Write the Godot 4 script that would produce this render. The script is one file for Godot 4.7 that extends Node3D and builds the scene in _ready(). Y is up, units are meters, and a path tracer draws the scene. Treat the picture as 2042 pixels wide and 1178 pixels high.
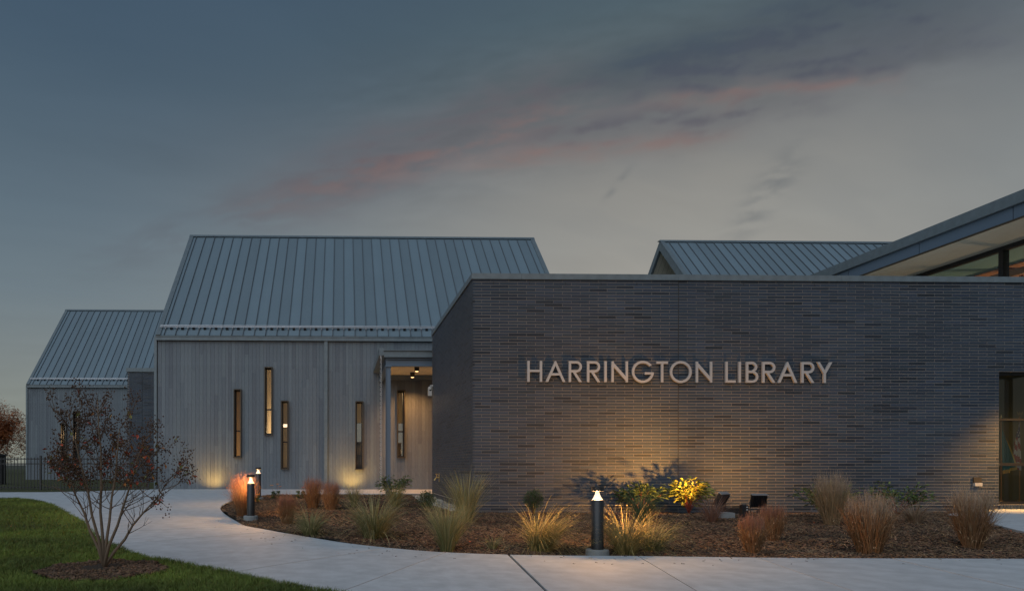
extends Node3D
# A brick and timber library at dusk. World axes follow the facade: x to the right along it, y up, -z into the picture.
# P(x, y, d) is the point x to the right, y up, d metres in front of the tripod.

var M := {}
var rng := RandomNumberGenerator.new()
var noise_a := FastNoiseLite.new()


func P(x: float, y: float, d: float) -> Vector3:
	return Vector3(x, y, -d)


func ground(x: float, d: float) -> float:
	return 0.0037 * (clampf(d, 4.0, 28.0) - 8.64)


func lin(r: float, g: float, b: float) -> Color:
	return Color(r, g, b).linear_to_srgb()


func mat(called: String, c: Color, rough := 0.8, metal := 0.0, spec := 0.5) -> StandardMaterial3D:
	var m := StandardMaterial3D.new()
	m.resource_name = called
	m.albedo_color = c
	m.roughness = rough
	m.metallic = metal
	m.metallic_specular = spec
	M[called] = m
	return m


func noise_tex(size: int, freq: float, octaves: int, lo: float, hi: float, seed_: int, gain := 0.5, cellular := false) -> NoiseTexture2D:
	var n := FastNoiseLite.new()
	n.seed = seed_
	n.noise_type = FastNoiseLite.TYPE_CELLULAR if cellular else FastNoiseLite.TYPE_SIMPLEX_SMOOTH
	n.frequency = freq
	n.fractal_octaves = octaves
	n.fractal_gain = gain
	var t := NoiseTexture2D.new()
	t.width = size
	t.height = size
	t.seamless = true
	t.noise = n
	var g := Gradient.new()
	g.set_color(0, Color(lo, lo, lo))
	g.set_color(1, Color(hi, hi, hi))
	t.color_ramp = g
	return t


func tri(m: StandardMaterial3D, scale_: Vector3, tex: Texture2D, bump: Texture2D = null, cm := 0.0) -> void:
	m.albedo_texture = tex
	m.uv1_triplanar = true
	m.uv1_world_triplanar = true
	m.uv1_scale = scale_
	if bump:
		m.heightmap_enabled = true
		m.heightmap_texture = bump
		m.heightmap_scale = cm


func glow(called: String, c: Color, energy: float) -> StandardMaterial3D:
	var m := mat(called, Color(0.8, 0.8, 0.8), 0.5)
	m.emission_enabled = true
	m.emission = c
	m.emission_energy_multiplier = energy
	return m


func begin() -> SurfaceTool:
	var st := SurfaceTool.new()
	st.begin(Mesh.PRIMITIVE_TRIANGLES)
	return st


func where(n: Node3D) -> Vector3:
	var p := Vector3.ZERO
	var k: Node = n
	while k is Node3D and k != self:
		p += (k as Node3D).position
		k = k.get_parent()
	return p


func put(called: String, mesh: Mesh, m: Material, parent: Node3D = null, local := false) -> MeshInstance3D:
	var o := MeshInstance3D.new()
	o.name = called
	o.mesh = mesh
	o.material_override = m
	if parent == null:
		add_child(o, true)
	else:
		if not local:
			o.position = -where(parent)
		parent.add_child(o, true)
	return o


# vertices in world axes (local = false) or in the axes of the parent (local = true)
func obj(called: String, st: SurfaceTool, m: Material, parent: Node3D = null, local := false, smooth := false) -> MeshInstance3D:
	if smooth:
		st.index()
		st.generate_normals()
	return put(called, st.commit(), m, parent, local)


func tag(o: Node, label: String, category := "", group := "", kind := "") -> Node:
	if label:
		o.set_meta("label", label)
	if category:
		o.set_meta("category", category)
	if group:
		o.set_meta("group", group)
	if kind:
		o.set_meta("kind", kind)
	return o


func thing(called: String, label: String, category: String, at: Vector3, group := "") -> Node3D:
	var o := Node3D.new()
	o.name = called
	add_child(o, true)
	o.position = at
	tag(o, label, category, group)
	return o


func tri3(st: SurfaceTool, a: Vector3, b: Vector3, c: Vector3) -> void:
	st.add_vertex(a)
	st.add_vertex(b)
	st.add_vertex(c)


func quad(st: SurfaceTool, a: Vector3, b: Vector3, c: Vector3, d: Vector3) -> void:
	tri3(st, a, b, c)
	tri3(st, a, c, d)


func box(st: SurfaceTool, lo: Vector3, hi: Vector3, t := Transform3D()) -> void:
	var v: Array[Vector3] = []
	for k in 8:
		v.append(t * Vector3(hi.x if k & 1 else lo.x, hi.y if k & 2 else lo.y, hi.z if k & 4 else lo.z))
	quad(st, v[4], v[6], v[7], v[5])
	quad(st, v[1], v[3], v[2], v[0])
	quad(st, v[0], v[2], v[6], v[4])
	quad(st, v[5], v[7], v[3], v[1])
	quad(st, v[2], v[3], v[7], v[6])
	quad(st, v[0], v[4], v[5], v[1])


# a box given by x0..x1, y0..y1 and the distances d0..d1
func bx(st: SurfaceTool, x0: float, x1: float, y0: float, y1: float, d0: float, d1: float) -> void:
	box(st, Vector3(x0, y0, -maxf(d0, d1)), Vector3(x1, y1, -minf(d0, d1)))


# a box with chamfered long edges, for frames and trim
func chamfer_box(st: SurfaceTool, lo: Vector3, hi: Vector3, c: float) -> void:
	var sx: Array[float] = [lo.x, lo.x + c, hi.x - c, hi.x]
	var prof: Array[Vector2] = [Vector2(sx[1], lo.z), Vector2(sx[2], lo.z), Vector2(sx[3], lo.z + c), Vector2(sx[3], hi.z - c), Vector2(sx[2], hi.z), Vector2(sx[1], hi.z), Vector2(sx[0], hi.z - c), Vector2(sx[0], lo.z + c)]
	for k in 8:
		var p := prof[k]
		var q := prof[(k + 1) % 8]
		quad(st, Vector3(p.x, lo.y, p.y), Vector3(q.x, lo.y, q.y), Vector3(q.x, hi.y, q.y), Vector3(p.x, hi.y, p.y))
	for k in range(1, 7):
		tri3(st, Vector3(prof[0].x, hi.y, prof[0].y), Vector3(prof[k].x, hi.y, prof[k].y), Vector3(prof[k + 1].x, hi.y, prof[k + 1].y))
		tri3(st, Vector3(prof[0].x, lo.y, prof[0].y), Vector3(prof[k + 1].x, lo.y, prof[k + 1].y), Vector3(prof[k].x, lo.y, prof[k].y))


func ring(c: Vector3, axis: Vector3, r: float, sides: int) -> Array[Vector3]:
	var a := axis.normalized()
	var u := a.cross(Vector3.UP if absf(a.y) < 0.9 else Vector3.RIGHT).normalized()
	var w := a.cross(u)
	var out: Array[Vector3] = []
	for k in sides:
		var t := TAU * k / sides
		out.append(c + (u * cos(t) + w * sin(t)) * r)
	return out


func tube(st: SurfaceTool, pts: Array, radii: Array, sides := 6, caps := true) -> void:
	var last: Array[Vector3] = []
	for i in pts.size():
		var axis: Vector3 = (pts[mini(i + 1, pts.size() - 1)] - pts[maxi(i - 1, 0)])
		var now := ring(pts[i], axis, radii[mini(i, radii.size() - 1)], sides)
		if i:
			for k in sides:
				var n := (k + 1) % sides
				quad(st, last[k], now[k], now[n], last[n])
		elif caps:
			for k in range(1, sides - 1):
				tri3(st, now[0], now[k], now[k + 1])
		last = now
	if caps:
		for k in range(1, sides - 1):
			tri3(st, last[0], last[k + 1], last[k])


func cyl(st: SurfaceTool, a: Vector3, b: Vector3, r0: float, r1: float, sides := 20, caps := true) -> void:
	tube(st, [a, b], [r0, r1], sides, caps)


# a lathe round the y axis: profile of (radius, height)
func lathe(st: SurfaceTool, c: Vector3, prof: Array, sides := 28) -> void:
	for i in prof.size() - 1:
		for k in sides:
			var t0 := TAU * k / sides
			var t1 := TAU * (k + 1) / sides
			var p: Vector2 = prof[i]
			var q: Vector2 = prof[i + 1]
			quad(st, c + Vector3(cos(t0) * p.x, p.y, sin(t0) * p.x), c + Vector3(cos(t0) * q.x, q.y, sin(t0) * q.x), c + Vector3(cos(t1) * q.x, q.y, sin(t1) * q.x), c + Vector3(cos(t1) * p.x, p.y, sin(t1) * p.x))


# a flat slab with the outline poly in (x, d), its top lying dy above the ground
func slab(st: SurfaceTool, poly: PackedVector2Array, dy: float, thick: float) -> void:
	var idx := Geometry2D.triangulate_polygon(poly)
	var top: Array[Vector3] = []
	for p in poly:
		top.append(P(p.x, ground(p.x, p.y) + dy, p.y))
	var up := Vector3(0, thick, 0)
	for k in range(0, idx.size(), 3):
		var a := top[idx[k]]
		var b := top[idx[k + 1]]
		var c := top[idx[k + 2]]
		if (b - a).cross(c - a).y > 0.0:
			var s := b
			b = c
			c = s
		tri3(st, a, b, c)
	for k in poly.size():
		var n := (k + 1) % poly.size()
		quad(st, top[k] - up, top[k], top[n], top[n] - up)


# an x-y wall from d0 (its face) to d1, with rectangular holes [x0, y0, x1, y1]
func wall_with_holes(st: SurfaceTool, x0: float, x1: float, y0: float, y1: float, d0: float, d1: float, holes: Array) -> void:
	var xs: Array[float] = [x0, x1]
	for h in holes:
		for k in [h[0], h[2]]:
			if k > x0 and k < x1:
				xs.append(k)
	xs.sort()
	for i in xs.size() - 1:
		if xs[i + 1] - xs[i] < 0.001:
			continue
		var mid := (xs[i] + xs[i + 1]) / 2
		var ys: Array = [[y0, y1]]
		for h in holes:
			if mid > h[0] and mid < h[2]:
				var cut: Array = []
				for s in ys:
					if h[1] > s[0]:
						cut.append([s[0], minf(h[1], s[1])])
					if h[3] < s[1]:
						cut.append([maxf(h[3], s[0]), s[1]])
				ys = cut
		for s in ys:
			if s[1] - s[0] > 0.001:
				bx(st, xs[i], xs[i + 1], s[0], s[1], d0, d1)


func lamp_spot(called: String, at: Vector3, to: Vector3, angle: float, energy: float, c: Color, size := 0.04, soft := 1.0) -> void:
	var l := SpotLight3D.new()
	l.name = called
	add_child(l, true)
	l.look_at_from_position(at, to, Vector3.UP if absf((to - at).normalized().y) < 0.98 else Vector3.RIGHT)
	l.spot_angle = angle
	l.spot_angle_attenuation = soft
	l.light_energy = energy
	l.light_color = c
	l.light_size = size
	l.spot_range = 30.0
	l.spot_attenuation = 2.0
	l.shadow_enabled = true
	tag(l, "", "", "", "helper")


func lamp_omni(called: String, at: Vector3, energy: float, c: Color, size := 0.04) -> void:
	var l := OmniLight3D.new()
	l.name = called
	add_child(l, true)
	l.position = at
	l.light_energy = energy
	l.light_color = c
	l.light_size = size
	l.omni_range = 30.0
	l.omni_attenuation = 2.0
	l.shadow_enabled = true
	tag(l, "", "", "", "helper")


# ---------------------------------------------------------------- the sky
func lerp_stops(stops: Array, e: float) -> Color:
	for k in stops.size() - 1:
		if e <= stops[k + 1][0]:
			var t: float = clampf((e - stops[k][0]) / (stops[k + 1][0] - stops[k][0]), 0, 1)
			return (stops[k][1] as Color).lerp(stops[k + 1][1], t)
	return stops[-1][1]


func c8(r: float, g: float, b: float) -> Color:
	return Color(r / 255.0, g / 255.0, b / 255.0).srgb_to_linear()


func make_sky() -> Image:
	var w := 2560
	var h := 1280
	var im := Image.create_empty(w, h, false, Image.FORMAT_RGBAF)
	var cool: Array = [[0.0, c8(134, 138, 128)], [4.0, c8(132, 138, 132)], [8.0, c8(123, 132, 133)], [13.0, c8(108, 123, 132)], [19.0, c8(93, 111, 124)], [24.0, c8(81, 100, 115)], [30.0, c8(70, 90, 108)], [36.0, c8(65, 85, 105)], [60.0, c8(64, 84, 106)], [90.0, c8(64, 84, 106)]]
	var warm: Array = [[0.0, c8(166, 158, 142)], [6.0, c8(166, 161, 150)], [12.0, c8(159, 156, 149)], [17.0, c8(150, 149, 144)], [20.5, c8(141, 140, 136)], [24.0, c8(122, 123, 123)], [28.0, c8(94, 104, 108)], [32.0, c8(80, 96, 105)], [37.0, c8(69, 87, 102)], [60.0, c8(64, 84, 104)], [90.0, c8(64, 84, 106)]]
	var ca: Array[Color] = []
	var cb: Array[Color] = []
	for k in 361:
		ca.append(lerp_stops(cool, k * 0.25))
		cb.append(lerp_stops(warm, k * 0.25))
	var n := FastNoiseLite.new()
	n.seed = 11
	n.frequency = 1.0
	n.fractal_octaves = 6
	n.fractal_gain = 0.55
	n.noise_type = FastNoiseLite.TYPE_SIMPLEX_SMOOTH
	var n2 := FastNoiseLite.new()
	n2.seed = 29
	n2.frequency = 1.0
	n2.fractal_octaves = 4
	n2.noise_type = FastNoiseLite.TYPE_SIMPLEX_SMOOTH
	var violet := c8(78, 82, 94)
	var pink := c8(132, 106, 101)
	var veil := c8(90, 90, 98)
	var slate := c8(68, 80, 92)
	for j in h:
		var el := PI / 2 - PI * (j + 0.5) / h
		if el < -0.03:
			for i in w:
				im.set_pixel(i, j, Color(0.09, 0.1, 0.1))
			continue
		var e := rad_to_deg(maxf(el, 0.0))
		var ce := cos(el)
		var te := tan(minf(el, 1.45))
		for i in w:
			var az := TAU * (i + 0.5) / w
			if az > PI:
				az -= TAU
			var ad := rad_to_deg(az)
			var g := exp(-pow((ad - 26.0) / 29.0, 2.0))
			var k := mini(359, int(e * 4.0))
			var f := e * 4.0 - k
			var c := ca[k].lerp(ca[k + 1], f).lerp(cb[k].lerp(cb[k + 1], f), g)
			var dx := sin(az) * ce
			var dz := cos(az) * ce
			var dy := sin(el)
			# thin high streaks everywhere, in the plane of the cloud layer
			var cx := dx / (dy + 0.12)
			var cz := dz / (dy + 0.12)
			var v := n2.get_noise_2d(cx * 0.9 + cz * 0.5, cz * 2.6 - cx * 1.4)
			var v2 := n.get_noise_2d(cx * 1.6 + 7.0, cz * 4.0 - cx * 1.2)
			c = c.lerp(slate, clampf(0.09 * smoothstep(-0.1, 0.6, v + 0.5 * v2) * smoothstep(4.0, 18.0, e), 0, 1))
			c = c * (1.0 + 0.05 * v2 + 0.04 * v)
			if absf(az) < 1.1:
				# the sunset streaks: a, b are the tangents of the bearing and of the height above it
				var a := tan(az)
				var b := te / cos(az)
				var s := a * 0.965 + b * 0.262
				var t := b * 0.965 - a * 0.262
				var wob := 0.02 * n2.get_noise_2d(s * 4.0, t * 3.0)
				var wisp := n.get_noise_2d(s * 3.2 + t * 1.5, (t + wob) * 17.0)
				var fine := n.get_noise_2d(s * 9.0 - t * 5.0 + 31.0, t * 44.0 + s * 6.0)
				var tt := t + wob
				var tex := smoothstep(-0.4, 0.42, wisp + 0.75 * fine)
				var thread := smoothstep(-0.45, 0.5, fine + 0.5 * wisp)
				# veil climbing from the left, pink where its underside catches the last light
				var ta := tt - 0.412 - 0.05 * clampf(s, -0.2, 0.45)
				var va := exp(-pow(ta / (0.03 + 0.018 * clampf(s * 2.0, 0, 1)), 2.0)) * smoothstep(-0.16, 0.16, s) * (1.0 - smoothstep(0.38, 0.6, s))
				c = c.lerp(veil.lerp(pink, clampf(0.15 + 0.75 * smoothstep(0.02, -0.02, ta + 0.03 * fine) * thread, 0, 1)), clampf(va * (0.42 + 0.5 * tex), 0, 1))
				# broad slate band up to the right, its lower edge pink
				var low := 0.403 - 0.13 * (s - 0.535)
				var high := 0.463 + 0.16 * (s - 0.52)
				var wide := maxf(high - low, 0.02)
				var vb := smoothstep(low - 0.018, low + 0.022, tt + 0.012 * wisp) * (1.0 - smoothstep(high - 0.35 * wide, high + 0.035, tt)) * smoothstep(0.36, 0.6, s) * (1.0 - smoothstep(0.95, 1.25, s))
				c = c.lerp(slate.lerp(violet, smoothstep(high, low, tt)), clampf(vb * (0.5 + 0.45 * tex * (0.4 + 0.6 * thread)), 0, 1))
				var edge := exp(-pow((tt - low + 0.006 + 0.02 * wisp) / 0.012, 2.0)) * smoothstep(0.5, 0.66, s) * (1.0 - smoothstep(0.85, 1.0, s))
				c = c.lerp(pink, clampf(edge * (0.15 + 0.5 * thread), 0, 1))
				# grey wisps in the middle and a faint pink streak under them
				var tc := tt - 0.379 + 0.11 * (s - 0.44)
				var vc := exp(-pow(tc / 0.024, 2.0)) * smoothstep(0.3, 0.48, s) * (1.0 - smoothstep(0.72, 0.92, s))
				c = c.lerp(veil, clampf(vc * (0.25 + 0.6 * tex * thread), 0, 1))
				var vd := exp(-pow((tc + 0.028) / 0.014, 2.0)) * smoothstep(0.22, 0.4, s) * (1.0 - smoothstep(0.58, 0.75, s))
				c = c.lerp(pink, clampf(vd * (0.15 + 0.4 * thread), 0, 1))
				# thin veil low on the left
				var ve := exp(-pow((tt - 0.385) / 0.03, 2.0)) * smoothstep(-0.36, -0.1, s) * (1.0 - smoothstep(0.1, 0.35, s))
				c = c.lerp(veil, clampf(ve * 0.32 * tex, 0, 1))
				c = c * (1.0 + 0.10 * (fine + 0.5 * wisp) * smoothstep(0.28, 0.36, tt) * (1.0 - smoothstep(0.5, 0.6, tt)) * smoothstep(-0.1, 0.3, s))
				# two dark scraps low down
				var q1 := Vector2((a - 0.406) * 0.63 + (b - 0.413) * 0.77, (b - 0.413) * 0.63 - (a - 0.406) * 0.77)
				c = c.lerp(slate, 0.4 * exp(-pow(q1.x / 0.026, 2.0) - pow(q1.y / 0.0045, 2.0)) * smoothstep(-0.5, 0.3, fine))
				var q2 := Vector2((a - 0.63) * 0.6 + (b - 0.40) * 0.8, (b - 0.40) * 0.6 - (a - 0.63) * 0.8)
				c = c.lerp(slate, 0.4 * exp(-pow(q2.x / 0.08, 2.0) - pow(q2.y / 0.022, 2.0)) * smoothstep(-0.3, 0.4, fine + 0.5 * wisp))
			c.a = 1.0
			im.set_pixel(i, j, c)
	return im


# ---------------------------------------------------------------- materials
func make_materials() -> void:
	var speck := noise_tex(512, 0.11, 4, 0.62, 1.0, 3, 0.7)
	var grain := noise_tex(512, 0.02, 5, 0.82, 1.0, 5, 0.6)
	var blotch := noise_tex(1024, 0.006, 6, 0.86, 1.0, 7, 0.62)
	var broom := noise_tex(512, 0.03, 3, 0.94, 1.0, 41, 0.6)
	var soil := noise_tex(512, 0.03, 5, 0.45, 1.0, 9, 0.7)
	var rough_bump := noise_tex(512, 0.09, 5, 0.0, 1.0, 13, 0.6)
	var m: StandardMaterial3D
	for k in 8:
		var v: float = [1.0, 0.92, 1.06, 0.84, 1.12, 0.96, 0.62, 1.02][k]
		m = mat("brick_%d" % k, lin(0.054 * v, 0.077 * v, 0.110 * v), 0.52, 0.0, 0.36)
		tri(m, Vector3(3.6, 3.6, 3.6), speck, rough_bump, 0.22)
	m = mat("brick_many", lin(0.054, 0.077, 0.110), 0.52, 0.0, 0.36)
	m.vertex_color_use_as_albedo = true
	tri(m, Vector3(3.6, 3.6, 3.6), speck, rough_bump, 0.22)
	m = mat("mortar", lin(0.245, 0.228, 0.218), 0.95, 0.0, 0.2)
	tri(m, Vector3(3, 3, 3), speck, rough_bump, 0.2)
	for k in 8:
		var v: float = [1.0, 0.94, 1.06, 0.84, 1.13, 0.97, 1.04, 0.9][k]
		m = mat("board_%d" % k, lin(0.160 * v, 0.184 * v * (1.0 + 0.01 * (k % 3)), 0.208 * v * (1.0 + 0.03 * (k % 2))), 0.72)
		tri(m, Vector3(5.0, 0.35, 5.0), grain, grain, 0.12)
	m = mat("sheathing", lin(0.03, 0.03, 0.03), 0.9)
	m = mat("roof_metal", lin(0.148, 0.2, 0.235), 0.42, 0.0, 0.5)
	tri(m, Vector3(0.12, 0.12, 0.12), noise_tex(512, 0.008, 4, 0.955, 1.0, 23))
	for k in 2:
		m = mat(["roof_metal_b", "roof_metal_c"][k], lin(0.148, 0.2, 0.235) * [0.965, 1.03][k], [0.46, 0.38][k], 0.0, 0.5)
		tri(m, Vector3(0.12, 0.12, 0.12), (M.roof_metal as StandardMaterial3D).albedo_texture)
	m = mat("seam_metal", lin(0.08, 0.095, 0.11), 0.5)
	m = mat("trim_metal", lin(0.15, 0.185, 0.205), 0.42, 0.0, 0.5)
	tri(m, Vector3(0.5, 0.5, 0.5), blotch)
	m = mat("dark_steel", lin(0.10, 0.14, 0.19), 0.4, 0.0, 0.5)
	m = mat("bronze", lin(0.06, 0.048, 0.033), 0.45, 0.2)
	m = mat("black_metal", lin(0.018, 0.018, 0.019), 0.42)
	m = mat("black_plastic", lin(0.012, 0.012, 0.014), 0.4)
	m = mat("galvanised", lin(0.45, 0.46, 0.48), 0.38, 0.7)
	m = mat("chain_metal", lin(0.6, 0.6, 0.6), 0.35, 0.2)
	m = mat("flashing", lin(0.5, 0.5, 0.5), 0.3, 0.85)
	m = mat("letter_metal", lin(0.40, 0.40, 0.405), 0.4, 0.25)
	m = mat("concrete", lin(0.54, 0.575, 0.605), 0.82)
	tri(m, Vector3(0.45, 0.45, 0.45), blotch, noise_tex(512, 0.2, 3, 0.0, 1.0, 17), 0.1)
	m.detail_enabled = true
	m.detail_albedo = broom
	m.detail_blend_mode = BaseMaterial3D.BLEND_MODE_MUL
	m.detail_uv_layer = BaseMaterial3D.DETAIL_UV_2
	m.uv2_triplanar = true
	m.uv2_world_triplanar = true
	m.uv2_scale = Vector3(0.9, 1.0, 14.0)
	m = mat("concrete_b", lin(0.52, 0.556, 0.588), 0.82)
	tri(m, Vector3(0.37, 0.37, 0.37), blotch, noise_tex(512, 0.2, 3, 0.0, 1.0, 19), 0.1)
	m.detail_enabled = true
	m.detail_albedo = broom
	m.detail_blend_mode = BaseMaterial3D.BLEND_MODE_MUL
	m.detail_uv_layer = BaseMaterial3D.DETAIL_UV_2
	m.uv2_triplanar = true
	m.uv2_world_triplanar = true
	m.uv2_scale = Vector3(0.9, 1.0, 14.0)
	m = mat("concrete_rough", lin(0.36, 0.37, 0.37), 0.9)
	tri(m, Vector3(3, 3, 3), speck, rough_bump, 0.5)
	m = mat("joint", lin(0.06, 0.058, 0.055), 0.95)
	m = mat("mulch", lin(0.05, 0.034, 0.022), 0.95)
	tri(m, Vector3(1.3, 1.3, 1.3), soil, rough_bump, 2.0)
	m = mat("chips", lin(0.092, 0.06, 0.037), 0.9)
	m.vertex_color_use_as_albedo = true
	m = mat("straw_bits", lin(0.34, 0.25, 0.15), 0.85)
	m.vertex_color_use_as_albedo = true
	m = mat("lawn", lin(0.085, 0.095, 0.02), 0.95)
	tri(m, Vector3(0.6, 0.6, 0.6), soil, rough_bump, 2.0)
	m = mat("earth", lin(0.06, 0.07, 0.03), 0.95)
	tri(m, Vector3(0.1, 0.1, 0.1), soil)
	m = mat("leafy", Color(1, 1, 1), 0.6)
	m.vertex_color_use_as_albedo = true
	m.backlight_enabled = true
	m.backlight = Color(0.35, 0.35, 0.35)
	m = mat("blades", Color(1, 1, 1), 0.75)
	m.vertex_color_use_as_albedo = true
	m.backlight_enabled = true
	m.backlight = Color(0.3, 0.3, 0.3)
	m = mat("bark", lin(0.17, 0.115, 0.075), 0.85)
	tri(m, Vector3(6, 2, 6), grain, grain, 0.2)
	m = mat("twig", lin(0.11, 0.065, 0.04), 0.85)
	m = mat("red_stem", lin(0.25, 0.05, 0.03), 0.7)
	m = mat("seed", lin(0.085, 0.045, 0.026), 0.8)
	m = mat("stone", lin(0.3, 0.29, 0.28), 0.85)
	m.vertex_color_use_as_albedo = true
	m = mat("plaster", lin(0.5, 0.43, 0.32), 0.9)
	m = mat("plaster_olive", lin(0.2, 0.19, 0.11), 0.9)
	m = mat("ceiling_white", lin(0.6, 0.56, 0.48), 0.9)
	m = mat("carpet", lin(0.09, 0.085, 0.08), 0.95)
	m = mat("soffit_panel", lin(0.78, 0.64, 0.42), 0.6)
	m = mat("soffit_grey", lin(0.68, 0.65, 0.54), 0.4)
	m = mat("timber", lin(0.5, 0.24, 0.08), 0.6)
	tri(m, Vector3(3, 3, 3), grain)
	m = mat("teal_wall", lin(0.15, 0.2, 0.18), 0.8)
	m = mat("white_roof", lin(0.72, 0.72, 0.70), 0.7)
	m = mat("teal_pale", lin(0.22, 0.42, 0.42), 0.8)
	m = mat("shelf", lin(0.12, 0.08, 0.05), 0.8)
	m = mat("white_plastic", lin(0.4, 0.385, 0.36), 0.45)
	m = mat("brass", lin(0.55, 0.38, 0.14), 0.3, 0.9)
	m = mat("green_cloth", lin(0.012, 0.07, 0.04), 0.8)
	m = mat("flag_cloth", Color(1, 1, 1), 0.85)
	m.vertex_color_use_as_albedo = true
	m = mat("pane", Color(0.75, 0.8, 0.82, 0.06), 0.02)
	m.transparency = BaseMaterial3D.TRANSPARENCY_ALPHA
	m = mat("dark_pane", Color(0.1, 0.11, 0.09, 0.45), 0.02)
	m.transparency = BaseMaterial3D.TRANSPARENCY_ALPHA
	m = mat("rear_pane", Color(0.2, 0.24, 0.27, 0.62), 0.02)
	m.transparency = BaseMaterial3D.TRANSPARENCY_ALPHA
	m = mat("lens", Color(0.0, 0.0, 0.0, 0.02), 0.02, 0.0, 0.15)
	m.transparency = BaseMaterial3D.TRANSPARENCY_ALPHA
	glow("lamp_glow", Color(1.0, 0.90, 0.78), 0.85)
	glow("lamp_warm", Color(1.0, 0.80, 0.55), 2.5)
	glow("tube_glow", Color(1.0, 0.9, 0.75), 2.0)


# ---------------------------------------------------------------- brickwork
var brick_mesh: Array[Mesh] = []


func make_brick_meshes() -> void:
	# 396 x 58 mm face, 50 mm deep, arrises chamfered; variants differ by how the face leans
	for k in 4:
		var st := begin()
		var hx := 0.1985
		var hy := 0.0282
		var c := 0.004
		var lean := Vector2([0.0, 0.0006, -0.0006, 0.0004][k], [0.0, 0.0003, 0.0003, -0.0004][k])
		var back: Array[Vector3] = [Vector3(-hx, -hy, -0.05), Vector3(hx, -hy, -0.05), Vector3(hx, hy, -0.05), Vector3(-hx, hy, -0.05)]
		var rim: Array[Vector3] = [Vector3(-hx, -hy, -c), Vector3(hx, -hy, -c), Vector3(hx, hy, -c), Vector3(-hx, hy, -c)]
		var face: Array[Vector3] = []
		for s in [[-1, -1], [1, -1], [1, 1], [-1, 1]]:
			face.append(Vector3(s[0] * (hx - c), s[1] * (hy - c), lean.x * s[0] + lean.y * s[1]))
		for i in 4:
			var n := (i + 1) % 4
			quad(st, back[i], rim[i], rim[n], back[n])
			quad(st, rim[i], face[i], face[n], rim[n])
		quad(st, face[0], face[3], face[2], face[1])
		brick_mesh.append(st.commit())


# lays courses on a face whose left end is `origin` and which runs along `along`, looking along `out`
# skip: [a0, y0, a1, y1] openings along the wall; joints: control joints; returns [transform, tone]
func lay(origin: Vector3, along: Vector3, out: Vector3, length: float, y0: float, y1: float, skip: Array, joints: Array, shift: float) -> Array:
	var made: Array = []
	var pitch := 0.0677
	var n_courses := int((y1 - y0) / pitch + 0.5)
	for r in n_courses:
		var yc := y0 + pitch * (r + 0.5)
		var a := -0.4064 * (0.5 if r % 2 else 0.0) + shift
		while a < length:
			var spans: Array = [[maxf(a + 0.004, 0.0), minf(a + 0.4024, length)]]
			for s in skip:
				if yc > s[1] and yc < s[3]:
					var left: Array = []
					for p in spans:
						if p[0] < s[0]:
							left.append([p[0], minf(p[1], s[0])])
						if p[1] > s[2]:
							left.append([maxf(p[0], s[2]), p[1]])
					spans = left
			for j in joints:
				var left: Array = []
				for p in spans:
					if p[0] < j and p[1] > j:
						left.append([p[0], j - 0.009])
						left.append([j + 0.009, p[1]])
					else:
						left.append(p)
				spans = left
			for p in spans:
				var len_: float = p[1] - p[0]
				if len_ < 0.03:
					continue
				var b := Basis(along * (len_ / 0.397), Vector3.UP * rng.randf_range(0.985, 1.015), out)
				var at: Vector3 = origin + along * ((p[0] + p[1]) / 2) + out * (rng.randf_range(-0.0025, 0.0015))
				at.y = yc + rng.randf_range(-0.0015, 0.0015)
				var tone := rng.randf_range(0.84, 1.14)
				if rng.randf() < 0.09:
					tone = rng.randf_range(0.5, 0.7)
				made.append([Transform3D(b, at), tone])
			a += 0.4064
	return made


func many_bricks(called: String, laid: Array, parent: Node3D) -> void:
	var mm := MultiMesh.new()
	mm.transform_format = MultiMesh.TRANSFORM_3D
	mm.use_colors = true
	mm.mesh = brick_mesh[0]
	mm.instance_count = laid.size()
	var off := Transform3D(Basis(), -where(parent))
	for i in laid.size():
		mm.set_instance_transform(i, off * (laid[i][0] as Transform3D))
		var t: float = laid[i][1]
		var o3: Vector3 = (laid[i][0] as Transform3D).origin
		t *= 1.0 + 0.3 * noise_a.get_noise_2d((o3.x + o3.z) * 26.0, o3.y * 16.0)
		mm.set_instance_color(i, Color(t * rng.randf_range(0.97, 1.05), t, t * rng.randf_range(0.96, 1.06)))
	var o := MultiMeshInstance3D.new()
	o.name = called
	o.multimesh = mm
	o.material_override = M.brick_many
	parent.add_child(o, true)
	tag(o, "", "", "", "stuff")


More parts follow.
